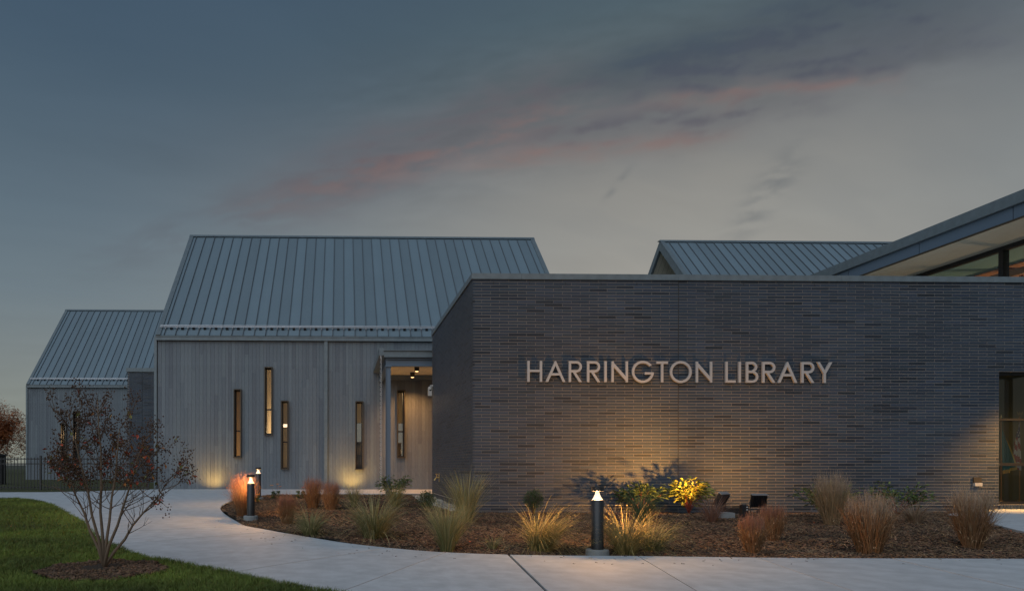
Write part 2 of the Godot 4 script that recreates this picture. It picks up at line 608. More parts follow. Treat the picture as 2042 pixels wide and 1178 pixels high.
# ---------------------------------------------------------------- timber cladding
func cladding(root: Node3D, x0: float, x1: float, y0: float, y1: float, face: float, holes: Array) -> void:
	var x := x0
	while x < x1 - 0.02:
		var w: float = 0.15
		if rng.randf() < 0.3:
			w = 0.115
		var xe := minf(x + w, x1)
		var ends: Array[float] = [y0]
		var y := y0 + rng.randf_range(0.4, 3.4)
		while y < y1 - 0.3:
			ends.append(y)
			y += rng.randf_range(1.8, 3.4)
		ends.append(y1)
		for k in ends.size() - 1:
			# what is left of this board beside, over and under the windows
			var left: Array = [[x + 0.002, xe - 0.002, ends[k] + 0.0015, ends[k + 1] - 0.0015]]
			for h in holes:
				var cut: Array = []
				for p in left:
					if p[1] <= h[0] or p[0] >= h[2] or p[3] <= h[1] or p[2] >= h[3]:
						cut.append(p)
						continue
					if p[3] > h[3]:
						cut.append([p[0], p[1], h[3], p[3]])
					if p[2] < h[1]:
						cut.append([p[0], p[1], p[2], h[1]])
					var lo: float = maxf(p[2], h[1])
					var hi: float = minf(p[3], h[3])
					if p[0] < h[0] - 0.01:
						cut.append([p[0], h[0], lo, hi])
					if p[1] > h[2] + 0.01:
						cut.append([h[2], p[1], lo, hi])
				left = cut
			var proud := rng.randf_range(0.0, 0.003)
			var tone := rng.randi_range(0, 7)
			for p in left:
				if p[3] - p[2] < 0.02 or p[1] - p[0] < 0.008:
					continue
				var st := begin()
				chamfer_box(st, Vector3(p[0], p[2], -face), Vector3(p[1], p[3], -face + 0.02 + proud), 0.0025)
				obj("board", st, M["board_%d" % tone], root)
		x = xe


# a tall slit window in a projecting metal box: outer size x0..x1, y0..y1, wall face at `face`
func slit_window(root: Node3D, x0: float, x1: float, y0: float, y1: float, mid: float, face: float) -> void:
	var w := Node3D.new()
	w.name = "window"
	root.add_child(w, true)
	var st := begin()
	var t := 0.032
	var f0 := face - 0.14
	var f1 := face + 0.25
	bx(st, x0, x0 + t, y0, y1, f0, f1)
	bx(st, x1 - t, x1, y0, y1, f0, f1)
	bx(st, x0 + t, x1 - t, y1 - t, y1, f0, f1)
	bx(st, x0 - 0.012, x1 + 0.012, y0 - 0.03, y0, f0 - 0.02, f1)
	obj("box_frame", st, M.bronze, w)
	st = begin()
	var g0 := face + 0.15
	var s := 0.042
	bx(st, x0 + t, x0 + t + s, y0, y1 - t, g0, g0 + 0.06)
	bx(st, x1 - t - s, x1 - t, y0, y1 - t, g0, g0 + 0.06)
	bx(st, x0 + t + s, x1 - t - s, y0, y0 + 0.05, g0, g0 + 0.06)
	bx(st, x0 + t + s, x1 - t - s, y1 - t - 0.05, y1 - t, g0, g0 + 0.06)
	obj("sash", st, M.black_plastic, w)
	st = begin()
	bx(st, x0 + t + s, x1 - t - s, mid - 0.028, mid + 0.028, g0 - 0.008, g0 + 0.055)
	obj("mullion", st, M.black_plastic, w)
	for k in 2:
		st = begin()
		var ya: float = y0 + 0.05 if k == 0 else mid + 0.028
		var yb: float = mid - 0.028 if k == 0 else y1 - t - 0.05
		quad(st, P(x0 + t + s, ya, g0 + 0.03), P(x0 + t + s, yb, g0 + 0.03), P(x1 - t - s, yb, g0 + 0.03), P(x1 - t - s, ya, g0 + 0.03))
		obj("pane", st, M.pane, w)


# ---------------------------------------------------------------- standing seam roofs
# front slope from (d0, y0) up to the ridge (d1, y1), back slope beyond it
func seam_roof(root: Node3D, x0: float, x1: float, d0: float, y0: float, d1: float, y1: float, first: float, pitch: float, guard: bool, guard_x1: float) -> void:
	var up := Vector3(0, y1 - y0, -(d1 - d0)).normalized()
	var out := Vector3(0, d1 - d0, y1 - y0).normalized()
	var len_ := Vector2(d1 - d0, y1 - y0).length()
	var base := P(0, y0, d0)
	var seams: Array[float] = []
	var s := x0 + first
	while s < x1 - 0.12:
		seams.append(s)
		s += pitch
	var edges: Array[float] = [x0 + 0.17]
	edges.append_array(seams)
	edges.append(x1 - 0.17)
	for k in edges.size() - 1:
		var st := begin()
		var xa := edges[k] + 0.008
		var xb := edges[k + 1] - 0.008
		if xb - xa < 0.02:
			continue
		var t := Transform3D(Basis(Vector3.RIGHT, up, out), base)
		# the pan, very slightly bellied, and the upstand at its right side
		var bow := rng.randf_range(-0.006, 0.006)
		var a0 := t * Vector3(xa, 0, 0)
		var m0 := t * Vector3((xa + xb) / 2, 0, bow)
		var b0 := t * Vector3(xb, 0, 0)
		var rise := up * len_
		quad(st, a0, a0 + rise, m0 + rise, m0)
		quad(st, m0, m0 + rise, b0 + rise, b0)
		quad(st, a0 - out * 0.03, a0, m0, m0 - out * 0.03)
		quad(st, m0 - out * 0.03, m0, b0, b0 - out * 0.03)
		obj("roof_panel", st, M[["roof_metal", "roof_metal_b", "roof_metal_c"][rng.randi() % 3]], root)
	for x in seams:
		var st := begin()
		box(st, Vector3(x - 0.0105, 0.0, -0.01), Vector3(x + 0.0105, len_ - 0.01, 0.045), Transform3D(Basis(Vector3.RIGHT, up, out), base))
		obj("roof_seam", st, M.seam_metal, root)
	# underlay, back slope, ridge cap, verges
	var st2 := begin()
	var under := -out * 0.05
	quad(st2, P(x0 + 0.02, y0, d0) + under, P(x0 + 0.02, y1, d1) + under, P(x1 - 0.02, y1, d1) + under, P(x1 - 0.02, y0, d0) + under)
	var db := d1 + (d1 - d0)
	quad(st2, P(x1, y0, db), P(x1, y1 - 0.01, d1 + 0.01), P(x0, y1 - 0.01, d1 + 0.01), P(x0, y0, db))
	obj("roof_deck", st2, M.roof_metal, root)
	st2 = begin()
	box(st2, Vector3(x0 - 0.02, len_ - 0.14, 0.045), Vector3(x1 + 0.02, len_ + 0.03, 0.06), Transform3D(Basis(Vector3.RIGHT, up, out), base))
	box(st2, Vector3(x0 - 0.02, y1 + 0.02, -d1 - 0.2), Vector3(x1 + 0.02, y1 + 0.055, -d1 - 0.045))
	obj("ridge_cap", st2, M.trim_metal, root)
	for e in [[x0 - 0.01, x0 + 0.18], [x1 - 0.18, x1 + 0.01]]:
		st2 = begin()
		box(st2, Vector3(e[0], -0.02, -0.2), Vector3(e[1], len_ - 0.13, 0.048), Transform3D(Basis(Vector3.RIGHT, up, out), base))
		obj("verge_trim", st2, M.trim_metal, root)
	if guard:
		for k in 2:
			st2 = begin()
			var c := base + up * (0.45 + 0.095 * k) + out * 0.1
			tube(st2, [c + Vector3.RIGHT * (x0 + 0.1), c + Vector3.RIGHT * guard_x1], [0.02], 6)
			obj("snow_rail", st2, M.galvanised, root)
		var half := pitch / 2
		for x in seams:
			if x > guard_x1:
				break
			st2 = begin()
			var tr := Transform3D(Basis(Vector3.RIGHT, up, out), base)
			box(st2, Vector3(x - 0.025, 0.38, 0.0), Vector3(x + 0.025, 0.58, 0.08), tr)
			obj("snow_clamp", st2, M.galvanised, root)
			st2 = begin()
			box(st2, Vector3(x + half - 0.05, 0.385, 0.003), Vector3(x + half + 0.05, 0.46, 0.083), tr)
			obj("snow_pad", st2, M.black_plastic, root)


func gutter(root: Node3D, x0: float, x1: float, y_top: float, y_bot: float, face: float) -> void:
	var st := begin()
	bx(st, x0, x1, y_bot, y_top - 0.037, face - 0.15, face + 0.12)
	bx(st, x0 - 0.005, x1 + 0.005, y_top - 0.034, y_top, face - 0.168, face - 0.06)
	bx(st, x0, x1, y_bot - 0.014, y_bot - 0.002, face - 0.158, face - 0.12)
	obj("gutter", st, M.trim_metal, root)


# ---------------------------------------------------------------- plants
func blade(st: SurfaceTool, at: Vector3, az: float, len_: float, width: float, lean: float, curl: float, segs: int, c0: Color, c1: Color) -> void:
	var dir := Vector3(cos(az), 0, sin(az))
	var p := at
	var ang := lean
	var tw := rng.randf_range(-0.9, 0.9)
	var side0 := Vector3(-dir.z, 0, dir.x).rotated(Vector3.UP, tw)
	var l := p - side0 * width * 0.5
	var r := p + side0 * width * 0.5
	var step := len_ / segs
	var cl := c0
	for k in segs:
		p += (Vector3.UP * cos(ang) + dir * sin(ang)) * step
		ang += curl / segs
		var f := float(k + 1) / segs
		var wv := width * (1.0 - f * f * 0.85) * 0.5
		var nl := p - side0 * wv
		var nr := p + side0 * wv
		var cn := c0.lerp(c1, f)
		st.set_color(cl)
		st.add_vertex(l)
		st.set_color(cn)
		st.add_vertex(nl)
		st.add_vertex(nr)
		st.set_color(cl)
		st.add_vertex(l)
		st.set_color(cn)
		st.add_vertex(nr)
		st.set_color(cl)
		st.add_vertex(r)
		l = nl
		r = nr
		cl = cn


func vary(c: Color, amount: float) -> Color:
	var f := 1.0 + rng.randf_range(-amount, amount)
	return Color(c.r * f * rng.randf_range(0.92, 1.08), c.g * f, c.b * f * rng.randf_range(0.9, 1.1))


# an upright clump of switchgrass: leaves below, a haze of seed stalks over them
func switchgrass(at: Vector3, h: float, w: float, leaf: Color, plume: Color, label: String, n := 620, haze := 0.4) -> void:
	var root := thing("switchgrass_clump", label, "ornamental grass", at, "clumps of brown switchgrass in the bed")
	var st := begin()
	for k in n:
		var az := rng.randf() * TAU
		var rr := sqrt(rng.randf()) * w * 0.23
		var b := Vector3(cos(az) * rr, 0, sin(az) * rr)
		var c := vary(leaf, 0.35)
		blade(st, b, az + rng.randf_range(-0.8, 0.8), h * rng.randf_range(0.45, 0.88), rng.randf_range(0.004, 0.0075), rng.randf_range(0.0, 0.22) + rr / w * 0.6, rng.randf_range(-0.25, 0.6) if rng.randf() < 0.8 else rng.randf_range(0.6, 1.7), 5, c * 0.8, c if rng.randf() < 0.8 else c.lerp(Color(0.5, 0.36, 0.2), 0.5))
	for k in int(n * 0.22):
		# short curled leaf tips that catch the light
		var az := rng.randf() * TAU
		var rr := w * rng.randf_range(0.25, 0.5)
		var b := Vector3(cos(az) * rr, h * rng.randf_range(0.08, 0.62), sin(az) * rr)
		var c := vary(leaf.lerp(Color(0.5, 0.36, 0.22), 0.5), 0.35)
		blade(st, b, rng.randf() * TAU, rng.randf_range(0.05, 0.12), 0.006, rng.randf_range(0.1, 1.0), rng.randf_range(1.0, 3.0), 4, c, c)
	tag(obj("leaf_blades", st, M.blades, root, true, true), "", "", "", "stuff")
	st = begin()
	for k in int(n * haze):
		var az := rng.randf() * TAU
		var rr := sqrt(rng.randf()) * w * 0.2
		var b := Vector3(cos(az) * rr, h * 0.25, sin(az) * rr)
		var c := vary(plume, 0.3)
		var lean := rng.randf_range(0.0, 0.2) + rr / w * 0.5
		var len_ := h * rng.randf_range(0.5, 0.8)
		blade(st, b, az, len_, 0.0028, lean, rng.randf_range(0.0, 0.25), 3, c, c)
		var tip := b + (Vector3.UP * cos(lean + 0.08) + Vector3(cos(az), 0, sin(az)) * sin(lean + 0.08)) * len_ * 0.8
		for q in 5:
			blade(st, tip - Vector3.UP * rng.randf() * len_ * 0.3, rng.randf() * TAU, h * rng.randf_range(0.05, 0.13), 0.0026, rng.randf_range(0.1, 0.7), 0.4, 2, c, c)
	tag(obj("seed_stalks", st, M.blades, root, true, true), "", "", "", "stuff")


# an arching clump: `wind` pushes the blades towards a side
func fountain(at: Vector3, h: float, w: float, green: Color, straw: Color, wind: float, label: String, n := 520, dry := 0.4, upright := 0.0) -> void:
	var root := thing("fountain_grass_clump", label, "ornamental grass", at, "clumps of arching green grass in the bed")
	var st := begin()
	for k in n:
		var az := rng.randf() * TAU
		var rr := sqrt(rng.randf()) * w * 0.12
		var b := Vector3(cos(az) * rr, 0, sin(az) * rr)
		var out := Vector3(cos(az), 0, sin(az)) * 1.0 + Vector3(wind, 0, 0)
		var az2 := atan2(out.z, out.x) + rng.randf_range(-0.25, 0.25)
		var c := vary(green, 0.3)
		var tip := c
		if rng.randf() < dry:
			c = vary(straw, 0.3)
			tip = c
		else:
			tip = c.lerp(straw, 0.55)
		var lean := (rng.randf_range(0.05, 0.6) if rng.randf() < 0.78 else rng.randf_range(0.6, 1.3)) * (1.0 - upright * 0.8)
		var curl := rng.randf_range(0.7, 2.1) * (1.0 - upright * 0.75) * (1.0 + 0.25 * absf(wind))
		var len_ := rng.randf_range(0.65, 1.1) * sqrt(h * h + w * w * 0.25) * (1.12 - 0.1 * upright)
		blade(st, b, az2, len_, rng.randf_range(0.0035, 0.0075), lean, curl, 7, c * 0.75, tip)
	tag(obj("leaf_blades", st, M.blades, root, true, true), "", "", "", "stuff")


func leaf_shape(st: SurfaceTool, at: Vector3, dir: Vector3, len_: float, wid: float, c: Color) -> void:
	var d := dir.normalized()
	var s := d.cross(Vector3.UP)
	if s.length() < 0.05:
		s = Vector3.RIGHT
	s = s.normalized().rotated(d, rng.randf_range(-0.6, 0.6))
	var n := s.cross(d)
	var tip := at + d * len_ - Vector3.UP * len_ * 0.18
	var mid := at + d * len_ * 0.5
	var l := mid - s * wid * 0.5 + n * wid * 0.14
	var r := mid + s * wid * 0.5 + n * wid * 0.14
	st.set_color(c)
	tri3(st, at, l, tip)
	tri3(st, at, tip, r)


# a loose broad-leaved shrub: bare stems fanning from the base, leaves in whorls near their ends
func leafy_shrub(at: Vector3, h: float, w: float, stems: int, leaves: int, leaf_len: float, c: Color, c2: Color, stem: String, label: String, called := "leafy_shrub", low := 0.3) -> void:
	var root := thing(called, label, "shrub", at, "shrubs planted along the wall")
	var st := begin()
	var tips: Array = []
	for k in stems:
		var az := TAU * k / stems + rng.randf_range(-0.4, 0.4)
		var reach := w * 0.5 * sqrt(rng.randf_range(0.1, 1.0))
		var hh := h * rng.randf_range(0.72, 1.0) * (1.0 - 0.35 * pow(reach / (w * 0.5), 2.0))
		var pts: Array = []
		for q in 5:
			var f := q / 4.0
			pts.append(Vector3(cos(az) * reach * pow(f, 1.15), hh * pow(f, 0.85), sin(az) * reach * pow(f, 1.15)) + Vector3(rng.randf_range(-0.01, 0.01), 0, rng.randf_range(-0.01, 0.01)))
		tube(st, pts, [0.007, 0.006, 0.005, 0.004, 0.002], 5)
		tips.append(pts)
	obj("stems", st, M[stem], root, true, true)
	st = begin()
	for k in leaves:
		var pts: Array = tips[k % stems]
		var f := low + (1.0 - low) * sqrt(rng.randf())
		var q := mini(3, int(f * 4.0))
		var p: Vector3 = (pts[q] as Vector3).lerp(pts[q + 1], f * 4.0 - q)
		var side := Vector3(rng.randf_range(-1, 1), rng.randf_range(-0.25, 0.7), rng.randf_range(-1, 1)).normalized()
		var p2 := p + side * rng.randf_range(0.0, leaf_len * 1.3)
		leaf_shape(st, p2, side + Vector3(p.x, 0, p.z).normalized() * 0.5, leaf_len * rng.randf_range(0.7, 1.25), leaf_len * rng.randf_range(0.3, 0.42), vary(c if rng.randf() < 0.7 else c2, 0.25))
	tag(obj("foliage", st, M.leafy, root, true), "", "", "", "stuff")


func boxwood(at: Vector3, h: float, w: float, label: String) -> void:
	var root := thing("boxwood_shrub", label, "shrub", at, "shrubs planted along the wall")
	var st := begin()
	for k in 9:
		var az := TAU * k / 9.0 + rng.randf_range(-0.3, 0.3)
		var e := Vector3(cos(az) * w * 0.3, h * rng.randf_range(0.55, 0.9), sin(az) * w * 0.3)
		tube(st, [Vector3.ZERO, Vector3(e.x * 0.3, e.y * 0.4, e.z * 0.3), e], [0.008, 0.006, 0.003], 5)
	obj("stems", st, M.twig, root, true, true)
	st = begin()
	for k in 2600:
		var v := Vector3(rng.randfn(), rng.randfn(), rng.randfn()).normalized()
		var rad := pow(rng.randf(), 0.4) * (0.8 + 0.35 * noise_a.get_noise_3d(v.x * 90.0 + at.x * 50.0, v.y * 90.0, v.z * 90.0))
		var p := Vector3(v.x * w * 0.5, 0, v.z * w * 0.5) * rad
		p.y = h * 0.57 + v.y * h * 0.45 * rad
		leaf_shape(st, p, v + Vector3(rng.randf_range(-0.7, 0.7), rng.randf_range(-0.2, 0.9), rng.randf_range(-0.7, 0.7)), rng.randf_range(0.02, 0.034), 0.014, vary(Color(0.045, 0.075, 0.022), 0.4))
	tag(obj("foliage", st, M.leafy, root, true), "", "", "", "stuff")


func flower(at: Vector3, h: float, heads: int, petal: Color, label: String) -> void:
	var root := thing("flowering_plant", label, "flower", at, "small flowers at the back of the bed")
	var st := begin()
	for k in 70:
		var az := rng.randf() * TAU
		var up := rng.randf_range(0.1, 1.0)
		leaf_shape(st, Vector3(cos(az) * 0.05, h * 0.45 * rng.randf(), sin(az) * 0.05), Vector3(cos(az), up, sin(az)), rng.randf_range(0.07, 0.12), 0.045, vary(Color(0.07, 0.11, 0.03), 0.3))
	tag(obj("foliage", st, M.leafy, root, true), "", "", "", "stuff")
	for k in heads:
		var e := Vector3(rng.randf_range(-0.16, 0.16), h * rng.randf_range(0.7, 1.0), rng.randf_range(-0.1, 0.1))
		var f := Node3D.new()
		f.name = "flower_head"
		root.add_child(f, true)
		st = begin()
		tube(st, [Vector3(e.x * 0.2, 0.02, e.z * 0.2), e * Vector3(0.8, 0.6, 0.8), e], [0.004, 0.003, 0.003], 4)
		obj("stalk", st, M.twig, f, true, true)
		st = begin()
		for q in 11:
			var a := TAU * q / 11.0
			leaf_shape(st, e, Vector3(cos(a), 0.25, sin(a)), 0.05, 0.022, vary(petal, 0.15))
		obj("petals", st, M.leafy, f, true)


# ---------------------------------------------------------------- trees
func limb(st: SurfaceTool, a: Vector3, dir: Vector3, len_: float, r: float, depth: int, ends: Array, spread: float, rise: float) -> void:
	var pts: Array = [a]
	var rad: Array = [r]
	var p := a
	var d := dir.normalized()
	var n := 4
	for k in n:
		d = (d + Vector3(rng.randf_range(-0.16, 0.16), rise * 0.12, rng.randf_range(-0.16, 0.16))).normalized()
		p += d * len_ / n
		pts.append(p)
		rad.append(r * (1.0 - 0.55 * (k + 1) / n))
		ends.append([p, d, depth])
	tube(st, pts, rad, 5 if depth > 1 else 7)
	if depth <= 0:
		return
	var kids := 3 if depth > 1 else 2 + rng.randi() % 2
	for k in kids:
		var f := rng.randf_range(0.4, 1.0)
		var q := mini(n - 1, int(f * n))
		var s: Vector3 = (pts[q] as Vector3).lerp(pts[q + 1], f * n - q)
		var nd := (d + Vector3(rng.randf_range(-1, 1), rng.randf_range(-0.2, 0.7), rng.randf_range(-1, 1)) * spread).normalized()
		limb(st, s, nd, len_ * rng.randf_range(0.5, 0.75), r * 0.5, depth - 1, ends, spread, rise)


func crape_myrtle(at: Vector3) -> void:
	var root := thing("crape_myrtle_tree", "young multi-stemmed tree with dark seed heads and few red leaves on the lawn", "tree", at)
	# each stem: where its tip ends and how thick it starts
	var tips: Array = [Vector3(-0.34, 1.95, 0.1), Vector3(-0.5, 1.35, -0.15), Vector3(0.13, 1.75, -0.1), Vector3(0.42, 1.6, 0.1), Vector3(0.62, 1.05, 0.0), Vector3(-0.1, 2.1, -0.05)]
	var ends: Array = []
	for t0 in tips:
		var t := Vector3(t0.x, t0.y * 0.80, t0.z)
		var st := begin()
		var pts: Array = []
		var rad: Array = []
		for k in 7:
			var f := k / 6.0
			var p: Vector3 = Vector3(t.x * pow(f, 1.1), t.y * f, t.z * f) + Vector3(rng.randf_range(-0.02, 0.02), 0, rng.randf_range(-0.02, 0.02)) * minf(1.0, f * 3.0)
			pts.append(p)
			rad.append(lerpf(0.019, 0.004, f))
		tube(st, pts, rad, 8)
		obj("trunk", st, M.bark, root, true, true)
		var st2 := begin()
		for k in range(3, 7):
			for q in 4:
				var base: Vector3 = (pts[k - 1] as Vector3).lerp(pts[k], rng.randf())
				var out := Vector3(t.x, 0.0, t.z).normalized() * 0.35 + Vector3(rng.randf_range(-1, 1), rng.randf_range(0.15, 1.1), rng.randf_range(-1, 1))
				limb(st2, base, out, rng.randf_range(0.18, 0.34), 0.0045, 1, ends, 0.75, 0.6)
		tag(obj("branches", st2, M.twig, root, true, true), "", "", "", "stuff")
	# a low spray reaching out over the walk
	var st3 := begin()
	tube(st3, [Vector3(0.2, 0.62, 0.05), Vector3(0.42, 0.72, 0.08), Vector3(0.56, 0.70, 0.1), Vector3(0.66, 0.60, 0.1)], [0.004, 0.003, 0.003, 0.002], 5)
	obj("drooping_branch", st3, M.twig, root, true, true)
	for p in [Vector3(0.58, 0.68, 0.1), Vector3(0.66, 0.58, 0.1)]:
		ends.append([p, Vector3(0.5, -0.6, 0), 0])
		ends.append([p + Vector3(-0.03, -0.04, 0.01), Vector3(0.3, -0.8, 0), 0])
	var seeds := begin()
	var leaves := begin()
	for e in ends:
		var p: Vector3 = e[0]
		if p.y < 0.85 and not (p.x > 0.5 and p.y < 0.72):
			continue
		if e[2] == 0 and rng.randf() < 0.78:
			for k in rng.randi_range(5, 12):
				var c := p + Vector3(rng.randf_range(-0.05, 0.05), rng.randf_range(-0.05, 0.07), rng.randf_range(-0.05, 0.05))
				var r := rng.randf_range(0.006, 0.0105)
				for q in 2:
					var s := 1.0 if q == 0 else -1.0
					for w in 4:
						var a := TAU * w / 4.0
						var b := TAU * (w + 1) / 4.0
						tri3(seeds, c + Vector3(0, r * s, 0), c + Vector3(cos(a) * r, 0, sin(a) * r), c + Vector3(cos(b) * r, 0, sin(b) * r))
		var chance := 0.34 if p.y < 1.35 else 0.07
		if rng.randf() < chance:
			leaf_shape(leaves, p, Vector3(rng.randf_range(-1, 1), rng.randf_range(-0.8, 0.4), rng.randf_range(-1, 1)), rng.randf_range(0.04, 0.07), 0.034, vary([Color(0.45, 0.07, 0.03), Color(0.3, 0.11, 0.02), Color(0.13, 0.12, 0.03)][rng.randi() % 3], 0.25))
	tag(obj("seed_heads", seeds, M.seed, root, true), "", "", "", "stuff")
	tag(obj("leaves", leaves, M.leafy, root, true), "", "", "", "stuff")


func big_tree(at: Vector3, h: float, w: float, c: Color, leaves: int, label: String, leaf := 0.16) -> void:
	var root := thing("autumn_tree", label, "tree", at, "autumn trees beyond the fence")
	var st := begin()
	var ends: Array = []
	limb(st, Vector3.ZERO, Vector3.UP, h * 0.45, h * 0.028, 0, [], 0.3, 1.0)
	for k in 7:
		var az := TAU * k / 7.0 + rng.randf_range(-0.3, 0.3)
		limb(st, Vector3(0, h * rng.randf_range(0.18, 0.42), 0), Vector3(cos(az) * w / h, rng.randf_range(0.5, 1.2), sin(az) * w / h), h * rng.randf_range(0.32, 0.45), h * 0.013, 2, ends, 0.6, 0.3)
	obj("trunk", st, M.bark, root, true, true)
	st = begin()
	for k in leaves:
		var e: Array = ends[rng.randi() % ends.size()]
		var p: Vector3 = e[0] + Vector3(rng.randfn(), rng.randfn(), rng.randfn()) * h * 0.055
		if rng.randf() < 0.65:
			var v := Vector3(rng.randfn(), rng.randfn(), rng.randfn()).normalized() * pow(rng.randf(), 0.45)
			p = Vector3(v.x * w * 0.85, h * 0.56 + v.y * h * 0.44, v.z * w * 0.85)
			if noise_a.get_noise_3d(p.x * 28.0 + at.x, p.y * 28.0, p.z * 28.0) < -0.1:
				continue
		if p.y < h * 0.1:
			continue
		leaf_shape(st, p, Vector3(rng.randf_range(-1, 1), rng.randf_range(-0.6, 0.6), rng.randf_range(-1, 1)), leaf * rng.randf_range(0.7, 1.3), leaf * 0.7, vary(c, 0.45))
	tag(obj("crown", st, M.leafy, root, true), "", "", "", "stuff")


# ---------------------------------------------------------------- lettering
func arc_poly(c: Vector2, r0: float, r1: float, a0: float, a1: float) -> PackedVector2Array:
	var out := PackedVector2Array()
	var n := int(absf(a1 - a0) / 7.5) + 2
	for k in n:
		var t := deg_to_rad(lerpf(a0, a1, float(k) / (n - 1)))
		out.append(c + Vector2(cos(t), sin(t)) * r0)
	for k in n:
		var t := deg_to_rad(lerpf(a1, a0, float(k) / (n - 1)))
		out.append(c + Vector2(cos(t), sin(t)) * r1)
	return out


func rect_poly(x0: float, y0: float, x1: float, y1: float) -> PackedVector2Array:
	return PackedVector2Array([Vector2(x0, y0), Vector2(x1, y0), Vector2(x1, y1), Vector2(x0, y1)])


func strokes(ch: String) -> Array:
	var s := 0.113
	match ch:
		"H":
			return [rect_poly(0, 0, s, 1), rect_poly(0.714 - s, 0, 0.714, 1), rect_poly(0.05, 0.475, 0.66, 0.575)]
		"A":
			return [PackedVector2Array([Vector2(0, 0), Vector2(0.125, 0), Vector2(0.5, 0.83), Vector2(0.5, 1), Vector2(0.45, 1)]), PackedVector2Array([Vector2(0.95, 0), Vector2(0.825, 0), Vector2(0.45, 0.83), Vector2(0.45, 1), Vector2(0.5, 1)]), rect_poly(0.22, 0.31, 0.73, 0.42)]
		"R":
			return [rect_poly(0, 0, s, 1), rect_poly(0.05, 0.89, 0.37, 1), rect_poly(0.05, 0.46, 0.37, 0.57), arc_poly(Vector2(0.365, 0.73), 0.27, 0.16, -90, 90), PackedVector2Array([Vector2(0.17, 0.5), Vector2(0.31, 0.5), Vector2(0.635, 0), Vector2(0.495, 0)])]
		"B":
			return [rect_poly(0, 0, s, 1), rect_poly(0.05, 0.89, 0.31, 1), rect_poly(0.05, 0.47, 0.33, 0.57), rect_poly(0.05, 0, 0.33, 0.105), arc_poly(Vector2(0.30, 0.755), 0.245, 0.137, -90, 90), arc_poly(Vector2(0.315, 0.283), 0.283, 0.178, -90, 90)]
		"I":
			return [rect_poly(0, 0, 0.117, 1)]
		"N":
			return [rect_poly(0, 0, s, 1), rect_poly(0.80 - s, 0, 0.80, 1), PackedVector2Array([Vector2(0, 1), Vector2(0.05, 1), Vector2(0.8, 0.16), Vector2(0.8, 0), Vector2(0.755, 0), Vector2(0, 0.845)])]
		"G":
			return [arc_poly(Vector2(0.53, 0.5), 0.53, 0.417, 38, 353), rect_poly(0.62, 0.375, 1.056, 0.482)]
		"T":
			return [rect_poly(0, 0.89, 0.56, 1), rect_poly(0.28 - s / 2, 0, 0.28 + s / 2, 0.95)]
		"O":
			return [arc_poly(Vector2(0.525, 0.5), 0.527, 0.415, 0, 182), arc_poly(Vector2(0.525, 0.5), 0.527, 0.415, 180, 362)]
		"L":
			return [rect_poly(0, 0, s, 1), rect_poly(0.05, 0, 0.5, 0.108)]
		"Y":
			return [rect_poly(0.32, 0, 0.433, 0.48), PackedVector2Array([Vector2(0, 1), Vector2(0.132, 1), Vector2(0.42, 0.52), Vector2(0.40, 0.42), Vector2(0.32, 0.44)]), PackedVector2Array([Vector2(0.745, 1), Vector2(0.62, 1), Vector2(0.335, 0.52), Vector2(0.35, 0.42), Vector2(0.433, 0.44)])]
	return []


func make_sign(wall: float) -> void:
	var root := thing("library_sign", "raised grey metal letters reading HARRINGTON LIBRARY on the dark brick wall", "sign", P(7.66, 2.948, wall))
	var text := "HARRINGTON LIBRARY"
	var xs: Array = [4.17, 4.582, 5.104, 5.517, 5.908, 6.069, 6.533, 7.088, 7.396, 7.983, 0, 8.657, 8.956, 9.126, 9.498, 9.851, 10.389, 10.748]
	for k in text.length():
		if text[k] == " ":
			continue
		var c := CSGCombiner3D.new()
		c.name = "letter"
		c.material_override = M.letter_metal
		root.add_child(c, true)
		c.position = Vector3(xs[k] - 7.66, 0, 0.09)
		for poly in strokes(text[k]):
			var p := CSGPolygon3D.new()
			p.name = "stroke"
			var scaled := PackedVector2Array()
			for v in poly:
				scaled.append(v * 0.468)
			p.polygon = scaled
			p.depth = 0.045
			c.add_child(p, true)


# ---------------------------------------------------------------- lamps
func bollard(at: Vector3, label: String) -> void:
	var root := thing("bollard_light", label, "bollard light", at, "lit black bollards along the walk")
	var h := 0.825
	var r := 0.072
	var st := begin()
	lathe(st, Vector3.ZERO, [Vector2(0, 0.065), Vector2(0.128, 0.065), Vector2(0.136, 0.055), Vector2(0.138, 0.0), Vector2(0.138, -0.12)], 18)
	obj("concrete_footing", st, M.concrete_rough, root, true)
	st = begin()
	lathe(st, Vector3.ZERO, [Vector2(r, 0.062), Vector2(r, h - 0.165), Vector2(r - 0.004, h - 0.161), Vector2(0, h - 0.161)], 32)
	obj("post", st, M.black_metal, root, true, true)
	st = begin()
	lathe(st, Vector3.ZERO, [Vector2(0, h - 0.055), Vector2(r - 0.006, h - 0.055), Vector2(r, h - 0.05), Vector2(r, h - 0.004), Vector2(r - 0.004, h), Vector2(0, h)], 32)
	obj("cap", st, M.black_metal, root, true, false)
	st = begin()
	lathe(st, Vector3.ZERO, [Vector2(r - 0.003, h - 0.16), Vector2(r - 0.003, h - 0.056)], 32)
	obj("clear_lens", st, M.lens, root, true, true)
	st = begin()
	lathe(st, Vector3.ZERO, [Vector2(0, h - 0.062), Vector2(0.020, h - 0.062), Vector2(0.028, h - 0.09), Vector2(0.042, h - 0.125), Vector2(0.063, h - 0.158), Vector2(0, h - 0.158)], 28)
	obj("lamp_cone", st, M.lamp_glow, root, true, true)
	lamp_omni("bollard_glow", at + Vector3(0, h - 0.115, 0), 3.0, Color(1.0, 0.74, 0.46), 0.03)


